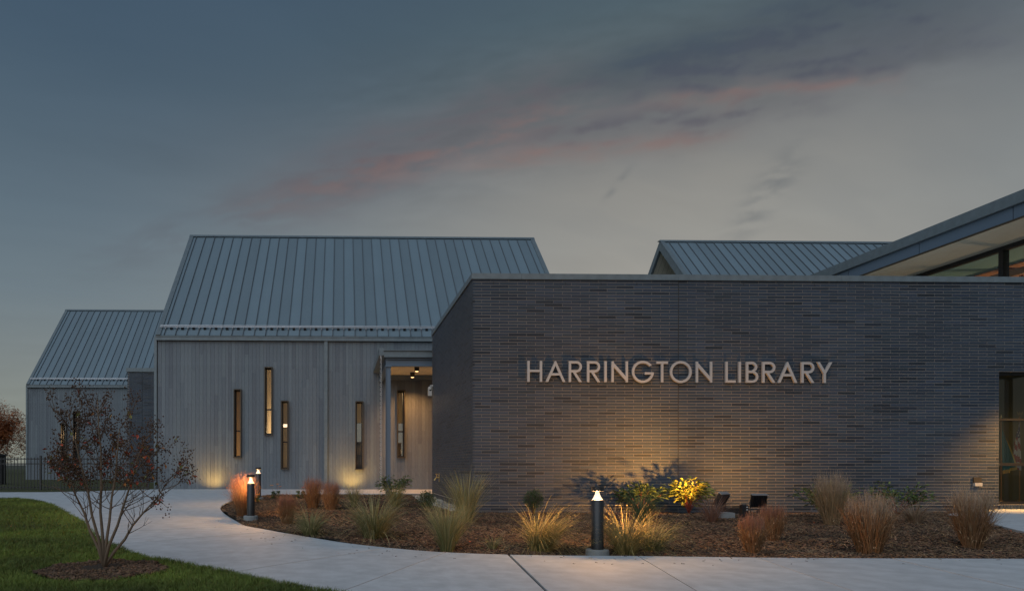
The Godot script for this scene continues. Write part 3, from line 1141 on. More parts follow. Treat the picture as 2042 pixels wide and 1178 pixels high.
func flood_light(at: Vector3, turn: float, tilt: float, label: String) -> void:
	var root := thing("flood_light", label, "flood light", at, "black flood lights aimed at the brick wall")
	root.rotation.y = turn
	var t := Transform3D(Basis(Vector3.RIGHT, tilt), Vector3(0, 0.2, 0))
	var st := begin()
	box(st, Vector3(-0.145, -0.13, -0.03), Vector3(0.145, 0.13, 0.03), t)
	obj("housing", st, M.black_plastic, root, true)
	for k in 9:
		st = begin()
		var x := -0.128 + k * 0.032
		box(st, Vector3(x - 0.005, -0.115, 0.028), Vector3(x + 0.005, 0.115, 0.062), t)
		obj("cooling_fin", st, M.black_plastic, root, true)
	st = begin()
	box(st, Vector3(-0.155, 0.128, -0.045), Vector3(0.155, 0.142, 0.05), t)
	obj("visor", st, M.galvanised, root, true)
	st = begin()
	box(st, Vector3(-0.12, -0.105, -0.036), Vector3(0.12, 0.105, -0.031), t)
	obj("lamp_face", st, M.lamp_warm, root, true)
	st = begin()
	tube(st, [Vector3(-0.16, 0.2, 0), Vector3(-0.16, 0.03, 0), Vector3(0.16, 0.03, 0), Vector3(0.16, 0.2, 0)], [0.012], 6)
	cyl(st, Vector3(0, -0.06, 0), Vector3(0, 0.035, 0), 0.03, 0.03, 12)
	obj("bracket", st, M.black_metal, root, true)


func uplight(at: Vector3, label: String) -> void:
	var root := thing("ground_uplight", label, "ground light", at, "uplights set in the ground at the timber wall")
	var st := begin()
	lathe(st, Vector3.ZERO, [Vector2(0.09, -0.05), Vector2(0.09, 0.012), Vector2(0.065, 0.014)], 24)
	obj("ring", st, M.galvanised, root, true)
	st = begin()
	lathe(st, Vector3.ZERO, [Vector2(0.064, 0.008), Vector2(0.0, 0.008)], 24)
	obj("lamp_face", st, M.lamp_warm, root, true)


func downlight(at: Vector3, label: String) -> void:
	var root := thing("canopy_downlight", label, "downlight", at, "black cylinder lights under the canopy")
	var st := begin()
	lathe(st, Vector3.ZERO, [Vector2(0, 0), Vector2(0.088, 0), Vector2(0.088, -0.185), Vector2(0.078, -0.185), Vector2(0.078, -0.15)], 28)
	obj("can", st, M.black_metal, root, true)
	st = begin()
	lathe(st, Vector3.ZERO, [Vector2(0.077, -0.158), Vector2(0.06, -0.195), Vector2(0.0, -0.21)], 20)
	obj("lamp_face", st, M.lamp_warm, root, true, true)
	lamp_spot("downlight_glow", at + Vector3(0, -0.23, 0), at + Vector3(0, -3.0, 0), 66.0, 9.0, Color(1.0, 0.70, 0.40), 0.05, 1.0)


func flag(at: Vector3, h: float, stripes: bool, turn: float, label: String) -> void:
	var root := thing("indoor_flag", label, "flag", at, "flags on poles in the entrance hall")
	var st := begin()
	lathe(st, Vector3.ZERO, [Vector2(0, 0.07), Vector2(0.03, 0.07), Vector2(0.05, 0.05), Vector2(0.12, 0.02), Vector2(0.13, 0.0)], 20)
	obj("stand", st, M.brass, root, true)
	st = begin()
	cyl(st, Vector3(0, 0.05, 0), Vector3(0, h, 0), 0.014, 0.012, 10)
	obj("pole", st, M.timber, root, true, true)
	st = begin()
	if stripes:
		# a small brass bird with raised wings
		lathe(st, Vector3(0, h, 0), [Vector2(0, 0), Vector2(0.03, 0.02), Vector2(0.012, 0.05), Vector2(0.022, 0.08), Vector2(0.0, 0.13)], 10)
		for s in [-1, 1]:
			tri3(st, Vector3(0, h + 0.06, 0), Vector3(s * 0.09, h + 0.13, 0.01), Vector3(s * 0.05, h + 0.03, 0))
	else:
		lathe(st, Vector3(0, h, 0), [Vector2(0, 0), Vector2(0.026, 0.02), Vector2(0.01, 0.04), Vector2(0.024, 0.08), Vector2(0.0, 0.17)], 10)
	obj("finial", st, M.brass, root, true)
	# cloth hanging in folds from the pole: rows down, folds across
	st = begin()
	var rows := 26
	var cols := 12
	var top := h - 0.07
	var pts: Array = []
	for i in rows + 1:
		var line: Array = []
		var f := float(i) / rows
		for j in cols + 1:
			var u := float(j) / cols
			var wid := 0.05 + 0.27 * pow(f, 0.7)
			var drop := 1.25 * f * (1.0 - 0.12 * u) + 0.28 * u * (1.0 - f)
			line.append(Vector3(cos(turn) * u * wid, top - drop, sin(turn) * u * wid + 0.035 * sin(u * 13.0 + f * 2.0) * (0.3 + f)))
		pts.append(line)
	for i in rows:
		for j in cols:
			var c := Color(0.02, 0.16, 0.15)
			if stripes:
				# the canton is gathered at the top, the stripes run down and across the folds
				var band := int((i + j * 1.1) / 3.2)
				c = Color(0.32, 0.02, 0.025) if band % 2 == 0 else Color(0.5, 0.46, 0.38)
				if i < 9 - j / 3:
					c = Color(0.02, 0.03, 0.1)
					if (i * 3 + j * 2) % 5 == 0:
						c = Color(0.45, 0.43, 0.38)
			elif i > rows - 3 or j == cols - 1:
				c = Color(0.5, 0.33, 0.08)
			st.set_color(c)
			quad(st, pts[i][j], pts[i + 1][j], pts[i + 1][j + 1], pts[i][j + 1])
	obj("cloth", st, M.flag_cloth, root, true)


# ---------------------------------------------------------------- ground
func scatter(called: String, mesh: Mesh, m: Material, poly: PackedVector2Array, count: int, lift: float, grow: Vector2, flat: float, dark: Vector2, avoid: Array = [], warmth := 0.0, near := 0.0) -> void:
	var lo := Vector2(INF, INF)
	var hi := -lo
	for p in poly:
		lo = lo.min(p)
		hi = hi.max(p)
	var spots: Array[Transform3D] = []
	var tries := 0
	while spots.size() < count and tries < count * 12:
		tries += 1
		var p := Vector2(rng.randf_range(lo.x, hi.x), rng.randf_range(lo.y, hi.y))
		if near > 0.0 and rng.randf() > exp(-(p.y - lo.y) / near):
			continue
		if not Geometry2D.is_point_in_polygon(p, poly):
			continue
		var clear := true
		for a in avoid:
			if p.distance_squared_to(Vector2(a.x, a.y)) < a.z * a.z:
				clear = false
		if not clear:
			continue
		var b := Basis.from_euler(Vector3(rng.randf_range(-flat, flat), rng.randf() * TAU, rng.randf_range(-flat, flat)))
		b = b.scaled_local(Vector3.ONE * rng.randf_range(grow.x, grow.y))
		spots.append(Transform3D(b, P(p.x, bed_height(p.x, p.y) + lift + rng.randf_range(-0.006, 0.006), p.y)))
	var mm := MultiMesh.new()
	mm.transform_format = MultiMesh.TRANSFORM_3D
	mm.use_colors = true
	mm.mesh = mesh
	mm.instance_count = spots.size()
	for i in spots.size():
		var f := rng.randf_range(dark.x, dark.y)
		var o3 := spots[i].origin
		f *= 1.0 + (0.75 if scatter_lawn else 0.45) * noise_a.get_noise_2d(o3.x * 22.0, o3.z * 22.0)
		mm.set_instance_transform(i, spots[i])
		mm.set_instance_color(i, Color(f * (1.0 + warmth * rng.randf()), f, f * rng.randf_range(0.8, 1.05)))
	var o := MultiMeshInstance3D.new()
	o.name = called
	o.multimesh = mm
	o.material_override = m
	add_child(o, true)
	tag(o, "", "", "", "stuff")


func bed_height(x: float, d: float) -> float:
	if scatter_lawn:
		return ground(x, d) + 0.012 + 0.012 * noise_a.get_noise_2d(x * 60.0, d * 60.0)
	var rise := 0.17 * smoothstep(12.5, 17.0, d) * (1.0 - smoothstep(19.5, 22.8, d)) * (1.0 - smoothstep(0.5, 3.0, x)) * smoothstep(-2.95, -2.1, x)
	rise += 0.05 * smoothstep(0.0, 1.2, d - 8.6) * (1.0 - smoothstep(14.0, 15.2, d))
	return ground(x, d) - 0.012 + 0.03 * noise_a.get_noise_2d(x * 45.0, d * 45.0) + 0.012 * noise_a.get_noise_2d(x * 260.0, d * 260.0) + rise


var scatter_lawn := false


func sheet(called: String, poly: PackedVector2Array, step: float, m: Material) -> MeshInstance3D:
	var lo := Vector2(INF, INF)
	var hi := -lo
	for p in poly:
		lo = lo.min(p)
		hi = hi.max(p)
	var st := begin()
	var nx := int((hi.x - lo.x) / step) + 1
	var nd := int((hi.y - lo.y) / step) + 1
	for i in nx:
		for j in nd:
			var x := lo.x + i * step
			var d := lo.y + j * step
			var cell := PackedVector2Array([Vector2(x, d), Vector2(x, d + step), Vector2(x + step, d + step), Vector2(x + step, d)])
			var inside := 0
			for p in cell:
				if Geometry2D.is_point_in_polygon(p, poly):
					inside += 1
			var parts: Array = [cell]
			if inside < 4:
				parts = Geometry2D.intersect_polygons(cell, poly)
			for q in parts:
				var idx := Geometry2D.triangulate_polygon(q)
				for k in range(0, idx.size(), 3):
					var v: Array[Vector3] = []
					for e in 3:
						var w: Vector2 = q[idx[k + e]]
						v.append(P(w.x, bed_height(w.x, w.y), w.y))
					if (v[1] - v[0]).cross(v[2] - v[0]).y > 0.0:
						tri3(st, v[0], v[2], v[1])
					else:
						tri3(st, v[0], v[1], v[2])
	var o := obj(called, st, m, null, false, true)
	return o


func smooth_line(list: Array) -> Array:
	var out: Array = []
	var n := list.size() / 2
	for k in n - 1:
		var p: Array[Vector2] = []
		for q in [k - 1, k, k + 1, k + 2]:
			var c := clampi(q, 0, n - 1)
			p.append(Vector2(list[c * 2], list[c * 2 + 1]))
		for t in 4:
			var v := p[1].cubic_interpolate(p[2], p[0], p[3], t / 4.0)
			out.append(v.x)
			out.append(v.y)
	out.append(list[-2])
	out.append(list[-1])
	return out


func smooth_loop(list: Array) -> PackedVector2Array:
	return pv(smooth_line(list))


func pv(list: Array) -> PackedVector2Array:
	var out := PackedVector2Array()
	for k in range(0, list.size(), 2):
		out.append(Vector2(list[k], list[k + 1]))
	return out


# ================================================================ the scene
func _ready() -> void:
	rng.seed = 20251
	noise_a.seed = 4
	noise_a.frequency = 0.02
	noise_a.fractal_octaves = 3

	# camera: level, nearly square to the facade, lens shifted up and to the right
	var cam := Camera3D.new()
	cam.name = "camera"
	add_child(cam)
	cam.position = Vector3(0, 1.09, 0)
	cam.rotation_degrees = Vector3(0, -1.05, 0)
	cam.rotate_object_local(Vector3(0, 0, 1), 0.0015)
	cam.set_frustum(0.05 * 1178.0 / 1365.0, Vector2(0.2315, 0.2469) * 0.05, 0.05, 1500.0)
	cam.current = true

	# dusk sky; a weak, very soft light from the clear sky behind the tripod
	var env := Environment.new()
	env.background_mode = Environment.BG_SKY
	var sky := Sky.new()
	var pano := PanoramaSkyMaterial.new()
	pano.panorama = ImageTexture.create_from_image(make_sky())
	sky.sky_material = pano
	env.sky = sky
	env.background_energy_multiplier = 1.0
	env.tonemap_mode = Environment.TONE_MAPPER_LINEAR
	env.tonemap_exposure = 1.0
	env.sdfgi_enabled = true
	env.ssao_enabled = true
	env.ssil_enabled = true
	var we := WorldEnvironment.new()
	we.name = "world_environment"
	we.environment = env
	add_child(we)
	var sun := DirectionalLight3D.new()
	sun.name = "soft_sky_light"
	add_child(sun)
	sun.look_at_from_position(Vector3(-5, 8.5, 9), Vector3.ZERO)
	sun.light_energy = 0.5
	sun.light_color = Color(0.93, 0.965, 1.0)
	sun.light_angular_distance = 75.0
	sun.shadow_enabled = true

	make_materials()
	make_brick_meshes()
	build_ground()
	build_brick_block()
	build_hall()
	build_canopy()
	build_far_wing()
	build_reading_room()
	build_entrance()
	build_fixtures()
	build_planting()
	build_background()


func build_ground() -> void:
	# far ground sheet
	var st := begin()
	quad(st, Vector3(-700, -0.22, 60), Vector3(-700, -0.22, -700), Vector3(700, -0.22, -700), Vector3(700, -0.22, 60))
	tag(obj("ground", st, M.earth), "", "", "", "structure")

	# the walk and plaza, cut into slabs by its joints
	var inner: Array = [2.93, 23.6, 1.0, 23.6, -0.8, 23.55, -2.1, 23.0, -2.8, 21.7, -3.04, 20.1, -3.05, 18.2, -2.87, 16.3, -2.47, 14.5, -1.98, 12.8, -1.67, 11.8, -1.3, 11.2, -0.9, 10.6, -0.25, 9.66, 0.14, 9.15, 0.62, 8.7, 1.25, 8.28, 1.98, 8.06, 2.89, 7.96, 3.48, 7.93, 4.78, 7.8, 6.29, 7.72, 7.8, 7.67, 17.0, 7.3]
	var lawn_edge: Array = [-0.62, 6.26, -0.76, 6.42, -1.06, 6.8, -1.42, 7.12, -1.99, 7.68, -2.42, 8.15, -2.94, 9.0, -3.3, 9.55, -4.01, 11.0, -4.7, 12.6, -5.5, 14.1, -6.5, 16.0, -7.8, 18.3, -9.3, 20.3, -10.4, 20.8]
	inner = smooth_line(inner)
	lawn_edge = smooth_line(lawn_edge)
	var walk := pv(inner)
	walk.append_array(pv([17.0, 4.2, 6.0, 4.4, 2.0, 4.7, 0.2, 5.4]))
	walk.append_array(pv(lawn_edge))
	walk.append_array(pv([-30.0, 21.2, -30.0, 24.7, -12.1, 24.5, -10.6, 24.6, -9.3, 25.3, -7.6, 27.37, 8.0, 27.37, 8.0, 23.6]))
	var joints: Array = [[-1.55, 11.75, -4.7, 10.1], [-0.83, 10.98, -4.3, 7.97], [-0.18, 9.7, -3.4, 6.91], [0.72, 8.86, -1.9, 5.88], [1.29, 8.31, -0.1, 5.57], [1.99, 8.12, 1.6, 4.4], [3.49, 8.02, 2.75, 4.4], [4.8, 7.85, 4.07, 4.3], [6.31, 7.77, 5.56, 4.2], [7.9, 7.8, 7.2, 4.2], [9.7, 7.8, 9.0, 4.2], [-2.8, 16.3, -7.2, 16.2], [-2.3, 13.9, -6.0, 13.0], [-3.0, 19.0, -9.0, 19.3], [-3.0, 21.9, -12.5, 22.4], [-6.2, 27.5, -6.2, 20.0], [-2.6, 22.5, -2.6, 27.5], [0.6, 23.4, 0.6, 27.5], [3.4, 23.4, 3.4, 27.5], [-11.8, 20.0, -11.8, 24.8], [-14.4, 20.0, -14.4, 24.9]]
	var pieces: Array = [walk]
	for j in joints:
		var a := Vector2(j[0], j[1])
		var b := Vector2(j[2], j[3])
		var wd := 0.016 if is_equal_approx(j[0], 1.99) else 0.007
		var n := (b - a).normalized().orthogonal() * wd
		var cut := PackedVector2Array([a - n, b - n, b + n, a + n])
		var next: Array = []
		for p in pieces:
			for q in Geometry2D.clip_polygons(p, cut):
				if not Geometry2D.is_polygon_clockwise(q) or true:
					next.append(q)
		pieces = next
	var path := Node3D.new()
	path.name = "concrete_path"
	add_child(path)
	tag(path, "", "", "", "structure")
	for k in pieces.size():
		st = begin()
		slab(st, pieces[k], 0.03 + rng.randf_range(-0.001, 0.001), 0.14)
		obj("slab", st, M["concrete" if k % 2 else "concrete_b"], path)
	st = begin()
	slab(st, walk, 0.012, 0.05)
	obj("joint_filler", st, M.joint, path)

	# planting bed
	var bed := pv(inner)
	bed.append_array(pv([17.0, 15.3, 2.93, 15.3]))
	var nose := smooth_loop([15.0, 15.33, 14.4, 15.1, 13.5, 14.55, 12.9, 14.15, 12.5, 13.85, 12.25, 13.45, 12.0, 13.0, 11.6, 12.4, 11.2, 11.5, 10.5, 10.3, 10.2, 9.2, 9.9, 7.75])
	nose.append_array(pv([17.0, 7.4, 17.9, 15.33]))
	bed = Geometry2D.clip_polygons(bed, nose)[0]
	tag(sheet("mulch", bed, 0.12, M.mulch), "", "", "", "stuff")
	var chip := begin()
	box(chip, Vector3(-0.027, -0.003, -0.006), Vector3(0.027, 0.003, 0.006))
	var chip_mesh := chip.commit()
	var chip_bed := Geometry2D.offset_polygon(bed, -0.03)[0]
	scatter("wood_chips", chip_mesh, M.chips, chip_bed, 90000, 0.006, Vector2(0.45, 1.4), 0.55, Vector2(0.12, 1.75), [], 0.3, 6.0)
	var crumb := begin()
	leaf_shape(crumb, Vector3.ZERO, Vector3(1, 0.1, 0), 0.045, 0.028, Color(1, 1, 1))
	var crumb_mesh := crumb.commit()
	scatter("fallen_leaves", crumb_mesh, mat("fallen_leaf", lin(0.42, 0.1, 0.04), 0.8), chip_bed, 130, 0.016, Vector2(0.6, 1.2), 0.4, Vector2(0.7, 1.3))
	M.fallen_leaf.vertex_color_use_as_albedo = true
	var straw := begin()
	box(straw, Vector3(-0.05, -0.0012, -0.0022), Vector3(0.05, 0.0012, 0.0022))
	scatter("straw_litter", straw.commit(), M.straw_bits, chip_bed, 9000, 0.012, Vector2(0.4, 1.3), 0.35, Vector2(0.35, 1.3), [], 0.2, 5.0)
	scatter_lawn = true
	scatter("stray_chips", chip_mesh, M.chips, pv([-2.3, 14.0, -1.6, 11.6, -0.2, 9.5, 1.3, 8.15, 3.0, 7.85, 8.0, 7.55, 8.0, 7.0, 2.8, 7.2, 0.6, 7.7, -0.9, 9.0, -2.3, 11.2]), 130, 0.022, Vector2(0.2, 0.7), 0.1, Vector2(0.3, 1.4))
	scatter("stray_leaves", crumb_mesh, M.fallen_leaf, pv([-9.0, 18.0, -3.6, 10.0, -2.0, 7.5, 0.0, 5.2, -7.0, 5.0, -12.0, 15.0]), 60, 0.04, Vector2(0.6, 1.1), 0.4, Vector2(0.4, 1.1))
	scatter_lawn = false
	# pebbles in the gap beside the brick return
	var peb := begin()
	lathe(peb, Vector3.ZERO, [Vector2(0, -0.015), Vector2(0.025, -0.008), Vector2(0.03, 0.002), Vector2(0.018, 0.014), Vector2(0, 0.017)], 7)
	scatter("pebbles", peb.commit(), M.stone, pv([2.93, 15.4, 2.93, 23.3, 2.4, 23.0, 2.15, 18.5, 2.5, 15.5]), 1800, 0.008, Vector2(0.5, 1.5), 0.5, Vector2(0.35, 1.4))

	# entrance landing at the far right
	st = begin()
	slab(st, nose, 0.07, 0.2)
	tag(obj("landing", st, M.concrete), "", "", "", "structure")

	# lawn: the front corner, and behind the fence
	scatter_lawn = true
	var lawn := pv(lawn_edge)
	lawn.append_array(pv([-30.0, 21.2, -30.0, 4.0, 0.6, 4.0, 0.3, 5.4]))
	tag(sheet("lawn", lawn, 0.25, M.lawn), "", "", "", "structure")
	var far := pv([-70.0, 24.6, -12.1, 24.4, -7.4, 27.3, -7.4, 39.0, 16.0, 50.0, 16.0, 130.0, -70.0, 130.0])
	tag(sheet("far_lawn", far, 1.0, M.lawn), "", "", "", "structure")
	var tuft := begin()
	for k in 6:
		var c := vary(Color(0.125, 0.17, 0.026), 0.35)
		if k == 5:
			c = Color(0.25, 0.19, 0.06)
		blade(tuft, Vector3(rng.randf_range(-0.02, 0.02), -0.005, rng.randf_range(-0.02, 0.02)), rng.randf() * TAU, rng.randf_range(0.035, 0.065), 0.0045, rng.randf_range(0.1, 0.6), rng.randf_range(0.2, 1.1), 2, c * 0.8, c)
	tuft.index()
	tuft.generate_normals()
	var tm := tuft.commit()
	var lawn_in := Geometry2D.offset_polygon(lawn, 0.015)[0]
	scatter("grass", tm, M.blades, Geometry2D.intersect_polygons(lawn_in, pv([-6.5, 4.8, 1.0, 4.8, 1.0, 11.0, -6.5, 11.0]))[0], 52000, 0.0, Vector2(0.7, 1.35), 0.15, Vector2(0.7, 1.25), [Vector3(-2.38, 6.9, 0.62)], 0.0, 4.0)
	scatter("grass", tm, M.blades, Geometry2D.intersect_polygons(lawn_in, pv([-15.0, 10.5, 1.0, 10.5, 1.0, 21.0, -15.0, 21.0]))[0], 36000, 0.0, Vector2(0.8, 1.5), 0.15, Vector2(0.7, 1.25))
	scatter_lawn = false
	# mulch ring round the young tree
	var disc := PackedVector2Array()
	for k in 28:
		disc.append(Vector2(-2.38, 6.9) + Vector2(cos(TAU * k / 28), sin(TAU * k / 28)) * (0.6 + 0.05 * sin(k * 1.7)))
	st = begin()
	var ctr := P(-2.42, ground(-2.38, 6.9) + 0.07, 7.05)
	for k in 28:
		var a := disc[k]
		var b := disc[(k + 1) % 28]
		var am := a.lerp(Vector2(-2.38, 6.9), 0.4)
		var bm := b.lerp(Vector2(-2.38, 6.9), 0.4)
		quad(st, P(a.x, ground(a.x, a.y) - 0.02, a.y), P(am.x, ground(am.x, am.y) + 0.05, am.y), P(bm.x, ground(bm.x, bm.y) + 0.05, bm.y), P(b.x, ground(b.x, b.y) - 0.02, b.y))
		tri3(st, P(am.x, ground(am.x, am.y) + 0.05, am.y), ctr, P(bm.x, ground(bm.x, bm.y) + 0.05, bm.y))
	tag(obj("mulch_ring", st, M.mulch, null, false, true), "", "", "", "stuff")
	scatter("ring_chips", chip_mesh, M.chips, disc, 5200, 0.06, Vector2(0.5, 1.5), 0.5, Vector2(0.3, 1.5), [], 0.3)


func build_brick_block() -> void:
	var d := 15.34
	var top := 5.27
	var right := 18.4
	var root := thing("brick_entrance_block", "long low dark brick block with a flat metal coping, carrying the library letters", "building", P(9.0, 0.0, d))
	# mortar core: front, return, parapet roof
	var st := begin()
	wall_with_holes(st, 2.9585, right, -0.15, top, d + 0.0035, d + 0.3, [[15.02, 0.2, 17.9, 3.23]])
	bx(st, 2.9585, 3.26, -0.15, top, d + 0.3, 22.2)
	bx(st, 3.26, 8.0, -0.15, top, 21.9, 22.2)
	bx(st, right - 0.3, right, -0.15, top, d + 0.3, 22.2)
	obj("mortar_wall", st, M.mortar, root)
	st = begin()
	bx(st, 3.26, right - 0.3, 4.7, 4.85, d + 0.3, 22.0)
	obj("flat_roof", st, M.white_roof, root)
	# bricks
	var front := lay(P(2.955, 0, d), Vector3.RIGHT, Vector3(0, 0, 1), right - 2.955, -0.014, top, [[15.02 - 2.955, 0.19, 17.9 - 2.955, 3.235]], [7.6286 - 2.955], -0.2032)
	var side := lay(P(2.955, 0, 22.2), Vector3(0, 0, 1), Vector3.LEFT, 22.2 - d, -0.014, top, [], [], 0.1)
	var rest: Array = []
	var singles := 0
	for b in front:
		var o: Vector3 = (b[0] as Transform3D).origin
		if singles < 300 and o.x > 5.2 and o.x < 10.6 and o.y > 1.05 and o.y < 2.62:
			singles += 1
			var mi := MeshInstance3D.new()
			mi.name = "brick"
			mi.mesh = brick_mesh[rng.randi_range(0, 3)]
			var t: float = b[1]
			mi.material_override = M.brick_6 if t < 0.7 else M["brick_%d" % [0, 1, 2, 3, 4, 5, 7][rng.randi_range(0, 6)]]
			mi.transform = Transform3D(Basis(), -where(root)) * (b[0] as Transform3D)
			root.add_child(mi, true)
		else:
			rest.append(b)
	many_bricks("bricks", rest + side, root)
	# base flashing: a thin bright metal edge two courses above the ground
	st = begin()
	bx(st, 2.945, 15.02, 0.178, 0.186, d - 0.014, d + 0.02)
	bx(st, 2.941, 2.96, 0.178, 0.186, d, 22.2)
	obj("flashing", st, M.flashing, root)
	# weep vents under the coping
	st = begin()
	for k in 15:
		bx(st, 3.42 + k * 0.813, 3.432 + k * 0.813, top - 0.128, top - 0.072, d - 0.002, d + 0.02)
	tag(obj("weep_vents", st, M.sheathing, root), "", "", "", "stuff")
	# control joint
	st = begin()
	bx(st, 7.6196, 7.6376, 0.19, top, d + 0.0015, d + 0.02)
	obj("control_joint", st, M.sheathing, root)
	# coping in lengths, standing joints between
	var xs: Array[float] = [2.925, 4.05, 7.62, 11.35, 14.85, right + 0.02]
	for k in xs.size() - 1:
		st = begin()
		bx(st, xs[k] + 0.002, xs[k + 1] - 0.002, top - 0.005, top + 0.118, d - 0.03, d + 0.33)
		bx(st, xs[k] + 0.002, xs[k + 1] - 0.002, top - 0.012, top - 0.006, d - 0.036, d - 0.02)
		obj("coping", st, M.trim_metal, root)
	for k in 2:
		st = begin()
		bx(st, 2.925, 3.29, top - 0.006, top + 0.117, d + 0.334 + k * 3.28, d + 0.334 + k * 3.28 + 3.276)
		obj("coping", st, M.trim_metal, root)
	make_sign(d)


func build_hall() -> void:
	var face := 27.4
	var x0 := -7.35
	var x1 := 9.34
	var xe := 4.2
	var root := thing("gabled_hall", "main timber-clad hall with a steep standing seam metal roof and slit windows", "building", P(1.0, 0.07, face))
	var wins: Array = [[-4.286, 1.384, -3.983, 4.085, 2.424], [-3.069, 2.287, -2.746, 4.97, 3.288], [-2.408, 0.926, -2.1, 3.63, 1.987], [0.559, 0.91, 0.88, 3.62, 1.973], [2.227, 1.395, 2.553, 4.067, 2.419]]
	var holes: Array = []
	for w in wins:
		holes.append([w[0], w[1], w[2], w[3]])
	var st := begin()
	wall_with_holes(st, x0 + 0.03, xe, -0.1, 6.03, face + 0.022, face + 0.06, holes)
	obj("sheathing", st, M.sheathing, root)
	# shell: inner face of the front wall, ends, back with a long window, floor, ceiling
	var back := 39.0
	st = begin()
	wall_with_holes(st, x0 + 0.04, x1, -0.1, 6.03, face + 0.062, face + 0.26, holes)
	bx(st, x0 + 0.04, x0 + 0.3, -0.1, 6.03, face + 0.26, back)
	bx(st, x1 - 0.3, x1, -0.1, 6.03, face + 0.26, back)
	wall_with_holes(st, x0 + 0.04, x1, -0.1, 6.03, back, back + 0.25, [[-3.0, 0.25, 8.6, 3.45]])
	bx(st, -3.62, -3.45, 0.05, 5.7, face + 0.26, back)
	bx(st, x0 + 0.3, -3.62, 0.05, 5.7, 31.6, 31.7)
	bx(st, 3.15, 3.25, 0.05, 5.7, face + 0.26, 30.4)
	# gable ends
	for e in [[x0 + 0.04, x0 + 0.3], [x1 - 0.3, x1]]:
		tri3(st, P(e[0], 6.03, face + 0.1), P(e[0], 11.95, 33.38), P(e[0], 6.03, back + 0.25))
		tri3(st, P(e[1], 6.03, face + 0.1), P(e[1], 11.95, 33.38), P(e[1], 6.03, back + 0.25))
	obj("wall", st, M.plaster, root)
	st = begin()
	bx(st, x0 + 0.3, x1 - 0.3, -0.02, 0.05, face + 0.26, back)
	obj("floor", st, M.carpet, root)
	st = begin()
	bx(st, x0 + 0.04, x1, 5.7, 5.78, face + 0.26, back)
	obj("ceiling", st, M.ceiling_white, root)
	st = begin()
	quad(st, P(-3.0, 0.25, back + 0.1), P(-3.0, 3.45, back + 0.1), P(8.6, 3.45, back + 0.1), P(8.6, 0.25, back + 0.1))
	obj("rear_pane", st, M.rear_pane, root)
	cladding(root, x0 + 0.035, xe, 0.08, 5.997, face, holes)
	for w in wins:
		slit_window(root, w[0], w[2], w[1], w[3], w[4], face)
	seam_roof(root, x0, x1 + 0.08, 27.23, 6.196, 33.38, 12.162, 0.32, 0.4453, true, 3.9)
	gutter(root, x0 - 0.02, xe, 6.171, 6.022, face)
	st = begin()
	chamfer_box(st, Vector3(x0 - 0.105, 0.07, -face - 0.05), Vector3(x0 + 0.008, 6.17, -face + 0.06), 0.006)
	obj("corner_trim", st, M.trim_metal, root)
	# dark shadow gap beside the corner trim
	st = begin()
	bx(st, x0 + 0.009, x0 + 0.033, 0.07, 6.02, face + 0.01, face + 0.03)
	obj("shadow_gap", st, M.sheathing, root)
	st = begin()
	chamfer_box(st, Vector3(-0.685, 0.07, -face + 0.025), Vector3(-0.542, 6.02, -face + 0.115), 0.01)
	for y in [2.2, 4.1]:
		bx(st, -0.705, -0.522, y, y + 0.03, face - 0.12, face - 0.02)
	obj("downspout", st, M.trim_metal, root)
	st = begin()
	bx(st, x0 + 0.02, xe, 0.04, 0.078, face - 0.004, face + 0.05)
	obj("base_trim", st, M.sheathing, root)
	# what shows through the windows
	for b in [[-0.8, 1.6], [1.66, 3.1], [3.6, 6.4]]:
		var sh := thing("bookcase", ["dark bookcase deep in the hall, behind the fourth slit window", "dark bookcase deep in the hall, behind the slit window under the canopy", "dark bookcase at the far end of the hall behind the brick block"][[-0.8, 1.66, 3.6].find(b[0])], "bookcase", P((b[0] + b[1]) / 2, 0.05, 35.0), "bookcases in the hall")
		st = begin()
		bx(st, b[0], b[1], 0.05, 2.2, 35.25, 35.3)
		for y in [0.07, 0.55, 1.05, 1.6, 2.17]:
			bx(st, b[0], b[1], y, y + 0.03, 34.92, 35.25)
		obj("shelf", st, M.shelf, sh)
		for k in 40:
			st = begin()
			var bw: float = (b[1] - b[0]) / 40.0
			var by: float = [0.1, 0.58, 1.08, 1.63][k % 4]
			bx(st, b[0] + k * bw, b[0] + k * bw + bw * 0.8, by, by + rng.randf_range(0.22, 0.36), 34.95, 35.2)
			obj("book", st, [M.timber, M.flag_cloth, M.green_cloth, M.shelf, M.dark_steel][rng.randi() % 5], sh)
	for k in 2:
		var pl := thing("linear_pendant", ["glowing bar lamp seen through the third slit window", "second glowing bar lamp, a little further into the hall"][k], "pendant lamp", P(-2.4, 2.96 + 0.02 * k, 32.4 + 2.0 * k), "bar lamps in the hall")
		st = begin()
		bx(st, -3.3, -1.4, 2.94 + 0.03 * k, 2.985 + 0.03 * k, 32.35 + 2.0 * k, 32.45 + 2.0 * k)
		obj("lamp_tube", st, M.tube_glow, pl)
		st = begin()
		cyl(st, P(-3.1, 2.98, 32.4 + 2.0 * k), P(-3.1, 5.7, 32.4 + 2.0 * k), 0.006, 0.006, 6)
		cyl(st, P(-1.6, 2.98, 32.4 + 2.0 * k), P(-1.6, 5.7, 32.4 + 2.0 * k), 0.006, 0.006, 6)
		obj("suspension_cable", st, M.black_metal, pl)
	var warm := Color(1.0, 0.84, 0.62)
	lamp_omni("hall_lamp", P(-2.4, 2.75, 33.2), 2.0, warm, 0.3)
	lamp_omni("hall_lamp", P(1.9, 4.2, 32.0), 2.6, warm, 0.3)
	lamp_omni("office_lamp", P(-5.8, 0.9, 30.2), 1.3, Color(1.0, 0.76, 0.45), 0.15)


